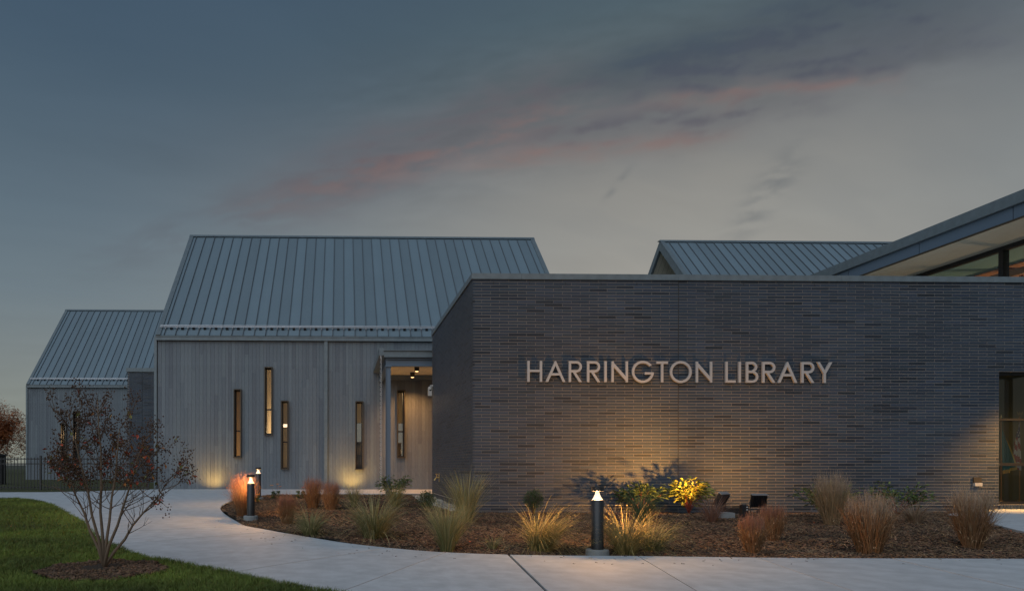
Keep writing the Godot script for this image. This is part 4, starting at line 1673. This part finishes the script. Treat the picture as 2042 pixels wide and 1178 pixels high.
func build_canopy() -> void:
	var root := thing("side_door_canopy", "flat metal canopy on a steel post between the timber hall and the brick block", "canopy", P(1.57, 0.06, 23.0))
	var st := begin()
	bx(st, 1.44, 6.0, 4.715, 4.89, 22.86, 27.35)
	obj("roof_slab", st, M.trim_metal, root)
	st = begin()
	bx(st, 1.42, 6.0, 4.675, 4.712, 22.82, 22.93)
	bx(st, 1.41, 6.0, 4.892, 4.91, 22.81, 22.96)
	obj("fascia", st, M.trim_metal, root)
	st = begin()
	bx(st, 1.27, 1.285, 4.755, 5.0, 22.94, 27.34)
	bx(st, 1.287, 1.438, 4.752, 4.79, 22.94, 27.34)
	bx(st, 1.27, 1.436, 4.74, 4.985, 22.86, 22.936)
	obj("gutter", st, M.trim_metal, root)
	# steel beams
	st = begin()
	for y in [[4.39, 4.42], [4.62, 4.65]]:
		bx(st, 1.495, 6.0, y[0], y[1], 22.9, 23.09)
	bx(st, 1.495, 6.0, 4.42, 4.62, 22.99, 23.0)
	obj("front_beam", st, M.dark_steel, root)
	st = begin()
	for y in [[4.41, 4.44], [4.62, 4.65]]:
		bx(st, 1.48, 1.67, y[0], y[1], 23.092, 27.3)
	bx(st, 1.57, 1.58, 4.44, 4.62, 23.092, 27.3)
	obj("side_beam", st, M.dark_steel, root)
	st = begin()
	bx(st, 1.69, 6.0, 4.47, 4.65, 27.18, 27.28)
	obj("wall_beam", st, M.dark_steel, root)
	# steel post: an I section with an end plate
	st = begin()
	bx(st, 1.495, 1.51, 0.05, 4.36, 22.9, 23.06)
	bx(st, 1.64, 1.655, 0.05, 4.36, 22.9, 23.06)
	bx(st, 1.51, 1.64, 0.05, 4.36, 22.93, 22.942)
	bx(st, 1.47, 1.68, 4.362, 4.386, 22.88, 23.1)
	obj("post", st, M.dark_steel, root)
	for k in 18:
		st = begin()
		chamfer_box(st, Vector3(1.685 + 0.24 * k, 4.66, -27.33), Vector3(1.918 + 0.24 * k, 4.7, -23.1), 0.008)
		obj("soffit_plank", st, M.soffit_panel, root)
	# rain chain
	var ch := thing("rain_chain", "thin metal rain chain hanging from the canopy corner", "rain chain", P(1.33, 0.06, 22.92))
	st = begin()
	var n := 60
	for k in n:
		var c := Vector3(0, 4.55 - k * 0.077, 0)
		var pts: Array = []
		for q in 9:
			var a := TAU * q / 8.0
			pts.append(c + (Vector3(cos(a) * 0.027, sin(a) * 0.046, 0) if k % 2 else Vector3(0.008, sin(a) * 0.046, cos(a) * 0.027)))
		tube(st, pts, [0.0075], 5, false)
	tag(obj("chain", st, M.chain_metal, ch, true, true), "", "", "", "stuff")
	st = begin()
	cyl(st, Vector3(0, 4.57, 0), Vector3(0, 4.69, 0), 0.025, 0.04, 12)
	obj("outlet", st, M.galvanised, ch, true)
	downlight(P(2.76, 4.66, 26.5), "black cylinder downlight under the canopy, closest to the timber wall")
	downlight(P(2.74, 4.66, 24.8), "black cylinder downlight under the canopy, halfway out from the wall")
	# security camera on the return wall
	var cm := thing("security_camera", "white dome security camera on the brick wall under the canopy", "camera", P(2.95, 3.5, 21.95))
	st = begin()
	box(st, Vector3(-0.16, -0.2, -0.05), Vector3(-0.04, 0.02, 0.05))
	obj("junction_box", st, M.white_plastic, cm, true)
	st = begin()
	tube(st, [Vector3(0, 0.12, 0), Vector3(-0.09, 0.12, 0), Vector3(-0.09, 0.07, 0)], [0.03], 10)
	lathe(st, Vector3(-0.09, 0.0, 0), [Vector2(0.03, 0.1), Vector2(0.075, 0.07), Vector2(0.075, 0.0)], 20)
	obj("mount", st, M.white_plastic, cm, true)
	st = begin()
	lathe(st, Vector3(-0.09, 0.0, 0), [Vector2(0.066, 0.0), Vector2(0.058, -0.04), Vector2(0.035, -0.065), Vector2(0.0, -0.072)], 20)
	obj("dome", st, M.black_plastic, cm, true, true)
	var hb := thing("hose_tap", "small brass hose tap low on the brick side wall", "tap", P(2.95, 0.7, 20.5))
	st = begin()
	box(st, Vector3(-0.012, -0.13, -0.07), Vector3(-0.002, 0.13, 0.07))
	obj("plate", st, M.brass, hb, true)
	st = begin()
	tube(st, [Vector3(0, 0, 0), Vector3(-0.1, 0, 0), Vector3(-0.15, -0.08, 0)], [0.022, 0.02, 0.026], 10)
	cyl(st, Vector3(-0.08, 0.02, 0), Vector3(-0.08, 0.1, 0), 0.008, 0.008, 8)
	box(st, Vector3(-0.12, 0.1, -0.012), Vector3(-0.04, 0.12, 0.012))
	obj("spout", st, M.brass, hb, true)


func build_far_wing() -> void:
	var face := 44.6
	var root := thing("far_timber_wing", "smaller-looking far timber wing with the same seamed metal roof, beyond the young tree", "building", P(-14.0, 0.07, face))
	var x0 := -20.28
	var x1 := -7.0
	var wins: Array = [[-18.121, 0.916, -17.748, 3.718, 2.099], [-17.337, 1.227, -16.963, 4.527, 2.472]]
	var holes: Array = []
	for w in wins:
		holes.append([w[0], w[1], w[2], w[3]])
	var st := begin()
	wall_with_holes(st, x0 + 0.03, x1, -0.1, 6.05, face + 0.022, face + 0.2, holes)
	bx(st, x0 + 0.04, x0 + 0.2, -0.1, 6.05, face + 0.2, 56.8)
	bx(st, x1 - 0.2, x1, -0.1, 6.05, face + 0.2, 56.8)
	bx(st, x0 + 0.04, x1, -0.1, 6.05, 56.8, 57.0)
	bx(st, x0 + 0.2, x1 - 0.2, -0.08, 0.0, face + 0.2, 56.8)
	bx(st, x0 + 0.2, x1 - 0.2, 5.8, 5.9, face + 0.2, 56.8)
	for e in [x0 + 0.04, x1]:
		tri3(st, P(e, 6.05, face + 0.1), P(e, 12.2, 50.7), P(e, 6.05, 57.0))
	obj("wall", st, M.sheathing, root)
	cladding(root, x0 + 0.035, -10.9, 0.08, 6.02, face, holes)
	for w in wins:
		slit_window(root, w[0], w[2], w[1], w[3], w[4], face)
	seam_roof(root, x0, x1, 44.43, 6.209, 50.7, 12.4, 0.37, 0.4453, true, -10.9)
	gutter(root, x0 - 0.02, -10.9, 6.196, 6.034, face)
	st = begin()
	chamfer_box(st, Vector3(x0 - 0.1, 0.0, -face - 0.05), Vector3(x0 + 0.02, 6.18, -face + 0.06), 0.006)
	obj("corner_trim", st, M.trim_metal, root)
	lamp_omni("wing_lamp", P(-16.8, 3.0, 47.4), 1.6, Color(1.0, 0.82, 0.6), 0.2)
	# narrow brick link between the two timber buildings
	var lk := thing("brick_link", "narrow dark brick link between the far wing and the main hall", "building", P(-9.6, 0.06, 37.74))
	st = begin()
	bx(st, -11.73, -7.1, -0.1, 6.15, 37.744, 44.5)
	obj("mortar_wall", st, M.mortar, lk)
	many_bricks("bricks", lay(P(-11.745, 0, 37.74), Vector3.RIGHT, Vector3(0, 0, 1), 4.6, -0.04, 6.13, [], [0.82], 0.1), lk)
	st = begin()
	bx(st, -10.932, -10.918, 0.0, 6.13, 37.735, 37.76)
	obj("control_joint", st, M.sheathing, lk)
	st = begin()
	bx(st, -11.79, -7.1, 6.15, 6.36, 37.68, 44.5)
	obj("coping", st, M.trim_metal, lk)
	# the second gable, right of the hall
	var rg := thing("rear_gable", "gabled metal roof rising behind the brick parapet, beside the tall reading room", "building", P(22.0, 0.07, 27.7))
	seam_roof(rg, 15.84, 28.0, 27.65, 6.147, 33.75, 12.21, 0.4, 0.4453, false, 0.0)
	st = begin()
	bx(st, 17.1, 27.5, -0.1, 5.9, 28.1, 39.5)
	for e in [17.1, 27.5]:
		tri3(st, P(e, 5.9, 28.1), P(e, 11.85, 33.75), P(e, 5.9, 39.4))
	obj("wall", st, M.board_1, rg)
	# verge fascia and soffit of the overhang
	for s in [[27.65, 6.147, 33.75, 12.21], [39.85, 6.147, 33.75, 12.21]]:
		st = begin()
		var a := P(15.82, s[1] - 0.02, s[0])
		var b := P(15.82, s[3] - 0.02, s[2])
		var dn := Vector3(0, -0.42, 0)
		quad(st, a, b, b + dn, a + dn)
		quad(st, a + dn, b + dn, b + dn + Vector3(0.12, 0, 0), a + dn + Vector3(0.12, 0, 0))
		obj("verge_fascia", st, M.trim_metal, rg)
		for k in 5:
			st = begin()
			var xa := 15.95 + 0.23 * k
			var dd := Vector3(0, -0.37, 0)
			quad(st, P(xa, s[1], s[0]) + dd, P(xa, s[3], s[2]) + dd, P(xa + 0.22, s[3], s[2]) + dd, P(xa + 0.22, s[1], s[0]) + dd)
			obj("soffit_plank", st, M.soffit_grey, rg)


func build_reading_room() -> void:
	var root := thing("tall_reading_room", "tall flat-roofed reading room with a deep metal eave and clerestory glass above the brick parapet", "building", P(22.0, 0.0, 22.0))
	var df := 15.75
	var db := 27.4
	var st := begin()
	bx(st, 16.96, 30.0, 7.66, 7.96, df - 1.2, db)
	obj("roof_edge", st, M.trim_metal, root)
	var ticks: Array[float] = [df - 1.2, 17.05, 19.87, 22.68, 25.5, db]
	for k in ticks.size() - 1:
		st = begin()
		bx(st, 17.05, 17.09, 7.33, 7.652, ticks[k] + 0.012, ticks[k + 1] - 0.012)
		obj("fascia_panel", st, M.dark_steel, root)
	st = begin()
	bx(st, 17.04, 17.12, 7.3, 7.328, df - 1.2, db)
	obj("drip_edge", st, M.bronze, root)
	st = begin()
	bx(st, 17.13, 30.0, 7.34, 7.655, df - 1.15, db)
	obj("roof_slab", st, M.sheathing, root)
	for k in 9:
		st = begin()
		bx(st, 17.125 + 0.186 * k, 17.125 + 0.186 * k + 0.18, 7.305, 7.335, df - 1.15, db)
		obj("soffit_plank", st, M.soffit_grey, root)
	# clerestory on its left side
	st = begin()
	bx(st, 18.76, 18.9, 7.18, 7.303, df, db)
	bx(st, 18.76, 18.9, 4.6, 4.9, df, db)
	obj("window_rail", st, M.black_plastic, root)
	for d in [15.82, 19.1, 22.5, 25.9, 27.3]:
		st = begin()
		bx(st, 18.74, 18.92, 4.9, 7.18, d - 0.07, d + 0.07)
		obj("mullion", st, M.black_plastic, root)
	var ms: Array[float] = [15.89, 19.03, 19.17, 22.43, 22.57, 25.83, 25.97, 27.23]
	for k in 4:
		st = begin()
		quad(st, P(18.84, 4.9, ms[k * 2]), P(18.84, 7.18, ms[k * 2]), P(18.84, 7.18, ms[k * 2 + 1]), P(18.84, 4.9, ms[k * 2 + 1]))
		obj("pane", st, M.pane, root)
	st = begin()
	bx(st, 18.44, 18.9, 0.0, 4.6, df, db)
	bx(st, 18.9, 30.0, 0.0, 7.3, df - 0.1, df + 0.1)
	bx(st, 29.8, 30.0, 0.0, 7.3, df + 0.1, db)
	bx(st, 18.9, 30.0, 0.0, 7.3, db, db + 0.2)
	obj("wall", st, M.teal_wall, root)
	st = begin()
	bx(st, 18.92, 20.4, 7.2, 7.26, df + 0.1, db)
	obj("bulkhead", st, M.teal_pale, root)
	for k in 20:
		st = begin()
		bx(st, 20.42 + 0.3 * k, 20.41 + 0.3 * (k + 1), 7.22, 7.28, df + 0.1, db)
		obj("ceiling_board", st, M.timber, root)
	for k in 5:
		var d := 16.6 + 2.1 * k
		st = begin()
		bx(st, 20.5, 28.0, 7.0, 7.15, d, d + 0.12)
		bx(st, 20.5, 28.0, 6.15, 6.28, d, d + 0.12)
		for q in 7:
			var xa := 20.6 + q * 1.05
			tube(st, [P(xa, 6.25, d + 0.06), P(xa + 0.52, 7.02, d + 0.06), P(xa + 1.05, 6.25, d + 0.06)], [0.04], 4)
		obj("roof_truss", st, M.timber, root)
	for xx in [20.6, 22.5]:
		st = begin()
		bx(st, xx, xx + 0.14, 6.9, 7.1, df + 0.2, db)
		obj("purlin", st, M.timber, root)
	lamp_omni("reading_room_lamp", P(24.2, 4.6, 20.5), 9.0, Color(1.0, 0.84, 0.64), 0.3)


func build_entrance() -> void:
	var d := 15.34
	var root := thing("entrance_window", "dark full-height glass wall at the end of the brick wall, flags standing behind it", "window", P(16.4, 0.19, d))
	var st := begin()
	for y in [[0.2, 0.26], [1.08, 1.15], [2.12, 2.17], [3.16, 3.232]]:
		bx(st, 15.02, 17.9, y[0], y[1], d + 0.1, d + 0.17)
	for x in [15.02, 17.2, 17.85]:
		bx(st, x, x + 0.05, 0.26, 3.16, d + 0.1, d + 0.168)
	obj("frame", st, M.black_plastic, root)
	var ys: Array = [[0.26, 1.08], [1.15, 2.12], [2.17, 3.16]]
	for y in ys:
		st = begin()
		quad(st, P(15.07, y[0], d + 0.13), P(15.07, y[1], d + 0.13), P(17.2, y[1], d + 0.13), P(17.2, y[0], d + 0.13))
		obj("pane", st, M.dark_pane, root)
	# rowlock sill
	for k in 36:
		st = begin()
		var x := 15.03 + k * 0.079
		chamfer_box(st, Vector3(x, 0.055, -d - 0.1), Vector3(x + 0.069, 0.188, -d + 0.025), 0.004)
		obj("sill_brick", st, M["brick_%d" % rng.randi_range(0, 5)], root)
	# hall behind the glass
	var hall := thing("entrance_hall", "dim entrance hall behind the dark glass wall", "room", P(17.0, 0.1, 18.0))
	st = begin()
	bx(st, 13.6, 13.75, 0.1, 4.5, d + 0.32, 20.6)
	bx(st, 13.6, 18.08, 0.1, 4.5, 20.6, 20.75)
	bx(st, 17.95, 18.05, 0.1, 4.5, d + 0.32, 20.6)
	obj("wall", st, M.plaster_olive, hall)
	st = begin()
	bx(st, 13.75, 17.95, 0.08, 0.17, d + 0.32, 20.6)
	obj("floor", st, M.carpet, hall)
	st = begin()
	bx(st, 13.75, 17.95, 3.4, 3.5, d + 0.32, 20.6)
	obj("ceiling", st, M.plaster_olive, hall)
	st = begin()
	bx(st, 16.05, 17.9, 0.17, 1.2, 18.6, 19.3)
	obj("desk", st, M.shelf, hall)
	lamp_omni("entrance_hall_lamp", P(15.6, 2.9, 17.4), 0.16, Color(1.0, 0.82, 0.5), 0.15)
	flag(P(16.06, 0.17, 16.35), 2.0, false, 0.2, "green flag with a gold fringe on a pole behind the dark glass")
	flag(P(16.62, 0.17, 16.45), 2.12, true, 2.9, "red, white and blue striped flag on a pole behind the dark glass")
	# the entrance canopy beyond the window; a lamp in it throws a pool on the end of the brick wall
	var cn := thing("entrance_canopy", "flat metal canopy over the entrance landing, past the dark glass", "canopy", P(17.3, 0.1, 13.8))
	st = begin()
	bx(st, 16.0, 18.6, 3.5, 3.72, 12.2, d - 0.02)
	obj("roof_slab", st, M.trim_metal, cn)
	for x in [16.1, 18.4]:
		st = begin()
		bx(st, x, x + 0.12, 0.05, 3.5, 12.3, 12.42)
		obj("post", st, M.dark_steel, cn)
	var wl := thing("entrance_downlight", "black cylinder lamp under the entrance canopy", "downlight", P(16.35, 3.5, 14.1))
	st = begin()
	cyl(st, Vector3(0, 0, 0), Vector3(0, -0.16, 0), 0.07, 0.07, 20)
	obj("can", st, M.black_metal, wl, true)
	st = begin()
	cyl(st, Vector3(0, -0.165, 0), Vector3(0, -0.172, 0), 0.055, 0.055, 16)
	obj("lamp_face", st, M.lamp_warm, wl, true)
	lamp_spot("entrance_beam", P(16.35, 3.3, 14.1), P(15.05, 0.75, d), 29.0, 34.0, Color(1.0, 0.73, 0.36), 0.3, 1.0)


func build_fixtures() -> void:
	bollard(P(3.12, 0.0, 8.27), "lit black bollard light at the edge of the walk, in front of the brick wall")
	bollard(P(-1.68, bed_height(-1.68, 12.75) + 0.01, 12.75), "lit black bollard light at the curved bed edge, nearer of the pair by the plaza")
	bollard(P(-2.13, bed_height(-2.13, 17.6), 17.6), "lit black bollard light behind the brown grass, closest to the timber wall")
	var warm := Color(1.0, 0.70, 0.34)
	# two flood lights on a footing near the brick wall
	var ft := thing("light_footing", "low concrete block in the mulch carrying a black flood light", "concrete block", P(7.50, 0.06, 13.35))
	var st := begin()
	box(st, Vector3(-0.19, -0.12, -0.14), Vector3(0.19, 0.1, 0.14))
	obj("block", st, M.concrete_rough, ft, true)
	st = begin()
	box(st, Vector3(-0.08, 0.1, -0.06), Vector3(0.08, 0.106, 0.06))
	obj("base_plate", st, M.galvanised, ft, true)
	flood_light(P(7.52, 0.22, 13.4), 0.55, 0.5, "black flood light on the concrete block, tilted up at the brick wall")
	flood_light(P(8.42, 0.17, 13.65), -0.08, 0.3, "black finned flood light half hidden behind the brown grass")
	lamp_spot("flood_beam", P(7.46, 0.48, 13.54), P(6.05, 1.5, 15.34), 54.0, 18.0, warm, 0.035, 1.0)
	lamp_spot("flood_beam", P(8.43, 0.44, 13.8), P(9.5, 1.9, 15.34), 68.0, 8.0, warm, 0.05, 1.0)
	var pp := thing("utility_post", "short black plastic utility post with two bright sockets in the mulch", "utility post", P(7.80, 0.05, 13.1))
	st = begin()
	box(st, Vector3(-0.06, -0.05, -0.05), Vector3(0.06, 0.27, 0.05))
	obj("post", st, M.black_plastic, pp, true)
	st = begin()
	lathe(st, Vector3.ZERO, [Vector2(0, 0.285), Vector2(0.04, 0.285), Vector2(0.05, 0.27)], 16)
	obj("cap", st, M.black_plastic, pp, true)
	for y in [0.17, 0.22]:
		st = begin()
		box(st, Vector3(0.015, y, 0.05), Vector3(0.045, y + 0.02, 0.056))
		obj("socket", st, M.white_plastic, pp, true)
	st = begin()
	tube(st, [Vector3(0.06, 0.2, 0), Vector3(0.12, 0.18, 0), Vector3(0.15, 0.08, 0), Vector3(0.15, -0.03, 0)], [0.008], 6)
	obj("cable", st, M.black_plastic, pp, true, true)
	var bb := thing("junction_box", "long low black box between the flood light and the utility post", "electric box", P(8.3, 0.06, 14.3))
	st = begin()
	chamfer_box(st, Vector3(-0.2, 0.02, -0.06), Vector3(0.12, 0.13, 0.06), 0.02)
	obj("case", st, M.black_plastic, bb, true)
	st = begin()
	box(st, Vector3(-0.16, -0.1, -0.03), Vector3(-0.1, 0.03, 0.03))
	box(st, Vector3(0.03, -0.1, -0.03), Vector3(0.09, 0.03, 0.03))
	obj("feet", st, M.concrete_rough, bb, true)
	uplight(P(-5.06, ground(-5.06, 26.85) + 0.03, 26.85), "small round uplight in the plaza at the timber wall, left of the bollards")
	uplight(P(0.40, ground(0.4, 26.85) + 0.03, 26.85), "small round uplight at the timber wall, under the fourth slit window")
	lamp_spot("uplight_beam", P(-5.06, 0.11, 26.85), P(-5.06, 1.5, 27.4), 74.0, 4.0, Color(1.0, 0.76, 0.38), 0.05, 1.0)
	lamp_spot("uplight_beam", P(0.40, 0.11, 26.85), P(0.40, 1.5, 27.4), 74.0, 4.4, Color(1.0, 0.76, 0.38), 0.05, 1.0)
	var ob := thing("outlet_box", "pale outdoor socket box low on the brick wall near the glass", "socket box", P(14.5, 0.62, 15.34))
	st = begin()
	box(st, Vector3(-0.09, 0.07, 0.0), Vector3(0.09, 0.2, 0.03))
	obj("cover", st, M.bronze, ob, true)
	st = begin()
	box(st, Vector3(-0.08, 0.0, 0.0), Vector3(0.09, 0.075, 0.05))
	obj("tray", st, M.white_plastic, ob, true)
	var gt := thing("green_cloth_heap", "crumpled green cloth lying at the foot of the dark glass", "cloth", P(15.75, 0.09, 14.95))
	st = begin()
	for k in 12:
		var a := TAU * k / 12.0
		var b := TAU * (k + 1) / 12.0
		var ra := 0.2 + 0.12 * sin(k * 2.3)
		var rb := 0.2 + 0.12 * sin((k + 1) % 12 * 2.3)
		tri3(st, Vector3(0.05, 0.16, 0), Vector3(cos(a) * ra * 1.6, 0.005 + 0.03 * (k % 2), sin(a) * ra), Vector3(cos(b) * rb * 1.6, 0.005 + 0.03 * ((k + 1) % 2), sin(b) * rb))
	obj("fabric", st, M.green_cloth, gt, true)


func build_planting() -> void:
	var brown := Color(0.23, 0.115, 0.05)
	var rust := Color(0.25, 0.115, 0.045)
	var tan := Color(0.28, 0.19, 0.10)
	var fluff := Color(0.34, 0.24, 0.16)
	var reddish := Color(0.24, 0.11, 0.07)
	var list: Array = [
		[-1.9, 13.3, 0.86, 0.5, rust, reddish, "rust-brown switchgrass wrapped round the bollard nearest the curved edge"],
		[-0.95, 11.99, 0.58, 0.36, rust, reddish, "short rust-brown switchgrass right of the curved-edge bollard, alone in the chips"],
		[-0.63, 15.2, 0.74, 0.46, brown, reddish, "brown switchgrass under the third slit window, first of the touching pair"],
		[-0.22, 14.85, 0.68, 0.5, brown, reddish, "brown switchgrass before the downspout, second of the touching pair"],
		[5.14, 8.45, 0.52, 0.33, rust, reddish, "low rust-brown switchgrass close to the walk, in front of the black utility post"],
		[6.03, 9.45, 0.56, 0.36, brown, reddish, "dark brown switchgrass tucked behind the low rust-brown one, hiding a flood light"],
		[8.58, 11.8, 1.0, 0.46, tan, fluff, "tall tan switchgrass standing in front of a green shrub on the wall's bare stretch"],
		[6.58, 8.4, 0.84, 0.54, rust, fluff, "broad orange-brown switchgrass, the widest clump by the front walk"],
		[8.34, 8.88, 0.86, 0.42, brown, fluff, "feathery orange-brown switchgrass beside the entrance landing"],
	]
	for q in list:
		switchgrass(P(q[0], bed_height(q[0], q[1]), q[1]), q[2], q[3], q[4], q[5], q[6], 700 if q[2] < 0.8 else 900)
	var green := Color(0.15, 0.165, 0.05)
	var blue := Color(0.07, 0.12, 0.06)
	var straw := Color(0.44, 0.32, 0.11)
	var pale := Color(0.38, 0.32, 0.15)
	var fl: Array = [
		[-0.46, 10.2, 0.36, 0.75, green, pale, 0.0, 420, 0.45, 0.0, "low pale green arching grass at the front edge of the bed, below the brown pair"],
		[0.47, 9.75, 0.52, 1.05, green, pale, 0.1, 760, 0.4, 0.15, "wide green fountain grass in front of the canopy"],
		[1.24, 15.7, 0.5, 0.6, green, pale, 0.1, 420, 0.3, 0.5, "green grass growing against the broad shrub at the canopy post"],
		[1.35, 8.68, 0.62, 0.62, green, pale, 0.15, 620, 0.3, 0.65, "tall upright green grass at the walk, before the corner of the brick block"],
		[2.2, 12.0, 0.85, 0.8, green, pale, -0.05, 520, 0.4, 0.72, "fine tall green grass rising at the brick corner"],
		[2.52, 8.56, 0.46, 0.95, green, straw, 0.85, 820, 0.7, 0.1, "golden grass blown to one side, next to the front bollard"],
		[3.5, 8.34, 0.5, 0.8, green, straw, 0.05, 700, 0.75, 0.1, "golden drooping grass right behind the front bollard"],
		[5.28, 11.85, 0.55, 0.5, blue, blue, 0.05, 520, 0.1, 0.6, "soft blue-green grass between the two leafy shrubs on the lit wall"],
		[0.28, 15.4, 0.55, 0.4, green, pale, 0.0, 240, 0.5, 0.6, "thin pale grass under the fourth slit window"],
		[10.1, 11.85, 0.45, 0.6, tan, fluff, 0.0, 420, 0.8, 0.1, "dry drooping tan grass under the shrub near the landing"],
		[6.74, 12.3, 0.5, 0.7, Color(0.2, 0.1, 0.07), Color(0.24, 0.13, 0.09), 0.0, 260, 0.5, 0.15, "sparse reddish dry grass beside the concrete light block"],
		[1.95, 8.75, 0.16, 0.35, green, pale, 0.2, 120, 0.3, 0.0, "tiny green tuft between the upright grass and the golden blown grass"],
		[3.95, 8.6, 0.35, 0.95, green, pale, 0.7, 300, 0.3, 0.0, "greenish trailing grass spreading right of the golden drooping one"],
	]
	for q in fl:
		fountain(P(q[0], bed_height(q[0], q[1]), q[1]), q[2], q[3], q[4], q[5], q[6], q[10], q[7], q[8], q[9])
	var dk := Color(0.055, 0.085, 0.03)
	var mid := Color(0.105, 0.145, 0.035)
	var yel := Color(0.22, 0.225, 0.04)
	leafy_shrub(P(1.36, bed_height(1.36, 17.3), 17.3), 0.72, 0.95, 14, 520, 0.10, dk, mid, "twig", "broad dark green shrub at the foot of the canopy post")
	boxwood(P(1.85, bed_height(1.85, 14.7), 14.7), 0.5, 0.48, "round dark green shrub beside the brick return, near the pebbles")
	boxwood(P(4.0, bed_height(4.0, 14.15), 14.15), 0.55, 0.52, "round dark green shrub alone against the unlit brick, left of the front bollard")
	leafy_shrub(P(6.55, bed_height(6.55, 14.85), 14.85), 0.74, 0.98, 16, 620, 0.13, dk, mid, "red_stem", "dark green broad-leaved shrub in front of the warm lit brick")
	leafy_shrub(P(7.47, bed_height(7.47, 14.55), 14.55), 0.80, 0.84, 20, 640, 0.14, yel, Color(0.12, 0.15, 0.03), "red_stem", "bright yellow-green shrub lit by the flood light, red stems")
	leafy_shrub(P(9.25, bed_height(9.25, 12.9), 12.9), 0.72, 0.9, 12, 380, 0.11, mid, Color(0.14, 0.15, 0.03), "twig", "green shrub with a few yellowing leaves behind the tall tan grass")
	leafy_shrub(P(11.6, bed_height(11.6, 14.05), 14.05), 0.68, 1.15, 13, 440, 0.11, mid, dk, "red_stem", "green leaning shrub behind the widest brown clump, against the wall")
	flower(P(-1.71, bed_height(-1.71, 17.8), 17.8), 0.42, 3, Color(0.65, 0.28, 0.02), "small orange flower beside the bollard closest to the timber wall")
	flower(P(-1.07, bed_height(-1.07, 18.2), 18.2), 0.36, 1, Color(0.5, 0.05, 0.02), "small red flower right of the orange one, under the third slit window")
	flower(P(-2.05, bed_height(-2.05, 16.3), 16.3), 0.25, 1, Color(0.6, 0.3, 0.02), "small yellow flower tucked between the two plaza bollards")
	crape_myrtle(P(-2.38, ground(-2.38, 6.92) + 0.06, 6.92))


func build_background() -> void:
	# picket fence between the hall and the lawn's far side
	var root := thing("picket_fence", "black metal picket fence running out from the main hall over the grass", "fence", P(-12.5, 0.05, 26.8))
	var x := -18.2
	while x < -7.5:
		var st := begin()
		box(st, Vector3(x - 0.011, 0.06, -26.811), Vector3(x + 0.011, 1.35, -26.789))
		obj("picket", st, M.black_metal, root)
		x += 0.128
	for y in [0.16, 1.08, 1.27]:
		var st := begin()
		bx(st, -18.25, -7.5, y, y + 0.04, 26.815, 26.85)
		obj("rail", st, M.black_metal, root)
	for px in [-18.26, -15.3, -11.7, -7.53]:
		var st := begin()
		box(st, Vector3(px - 0.035, 0.02, -26.87), Vector3(px + 0.035, 1.42, -26.8))
		obj("post", st, M.black_metal, root)
	var ub := thing("utility_cabinet", "dark grey utility cabinet on the grass behind the picket fence", "cabinet", P(-17.6, 0.06, 34.0))
	var st := begin()
	box(st, Vector3(-0.8, 0.0, -0.6), Vector3(0.8, 1.45, 0.6))
	obj("body", st, M.black_metal, ub, true)
	st = begin()
	box(st, Vector3(-0.72, 0.1, 0.602), Vector3(-0.02, 1.38, 0.62))
	box(st, Vector3(0.02, 0.1, 0.602), Vector3(0.72, 1.38, 0.62))
	obj("door", st, M.black_metal, ub, true)
	st = begin()
	box(st, Vector3(-0.86, 1.45, -0.66), Vector3(0.86, 1.52, 0.66))
	obj("lid", st, M.seam_metal, ub, true)
	big_tree(P(-35.2, 0.05, 70.0), 7.3, 4.6, Color(0.36, 0.12, 0.04), 26000, "dense red-brown autumn tree at the edge of the view, over the fence")
	big_tree(P(-32.6, 0.05, 76.0), 6.4, 3.0, Color(0.16, 0.09, 0.045), 3200, "thin half-bare autumn tree between the red-brown tree and the far wing", 0.12)
	big_tree(P(-45.0, 0.05, 86.0), 8.5, 4.0, Color(0.14, 0.06, 0.025), 6000, "brown tree further off, behind the red-brown one")
	big_tree(P(-42.0, 0.05, 100.0), 7.0, 4.0, Color(0.07, 0.06, 0.03), 6000, "olive tree far beyond the fence")
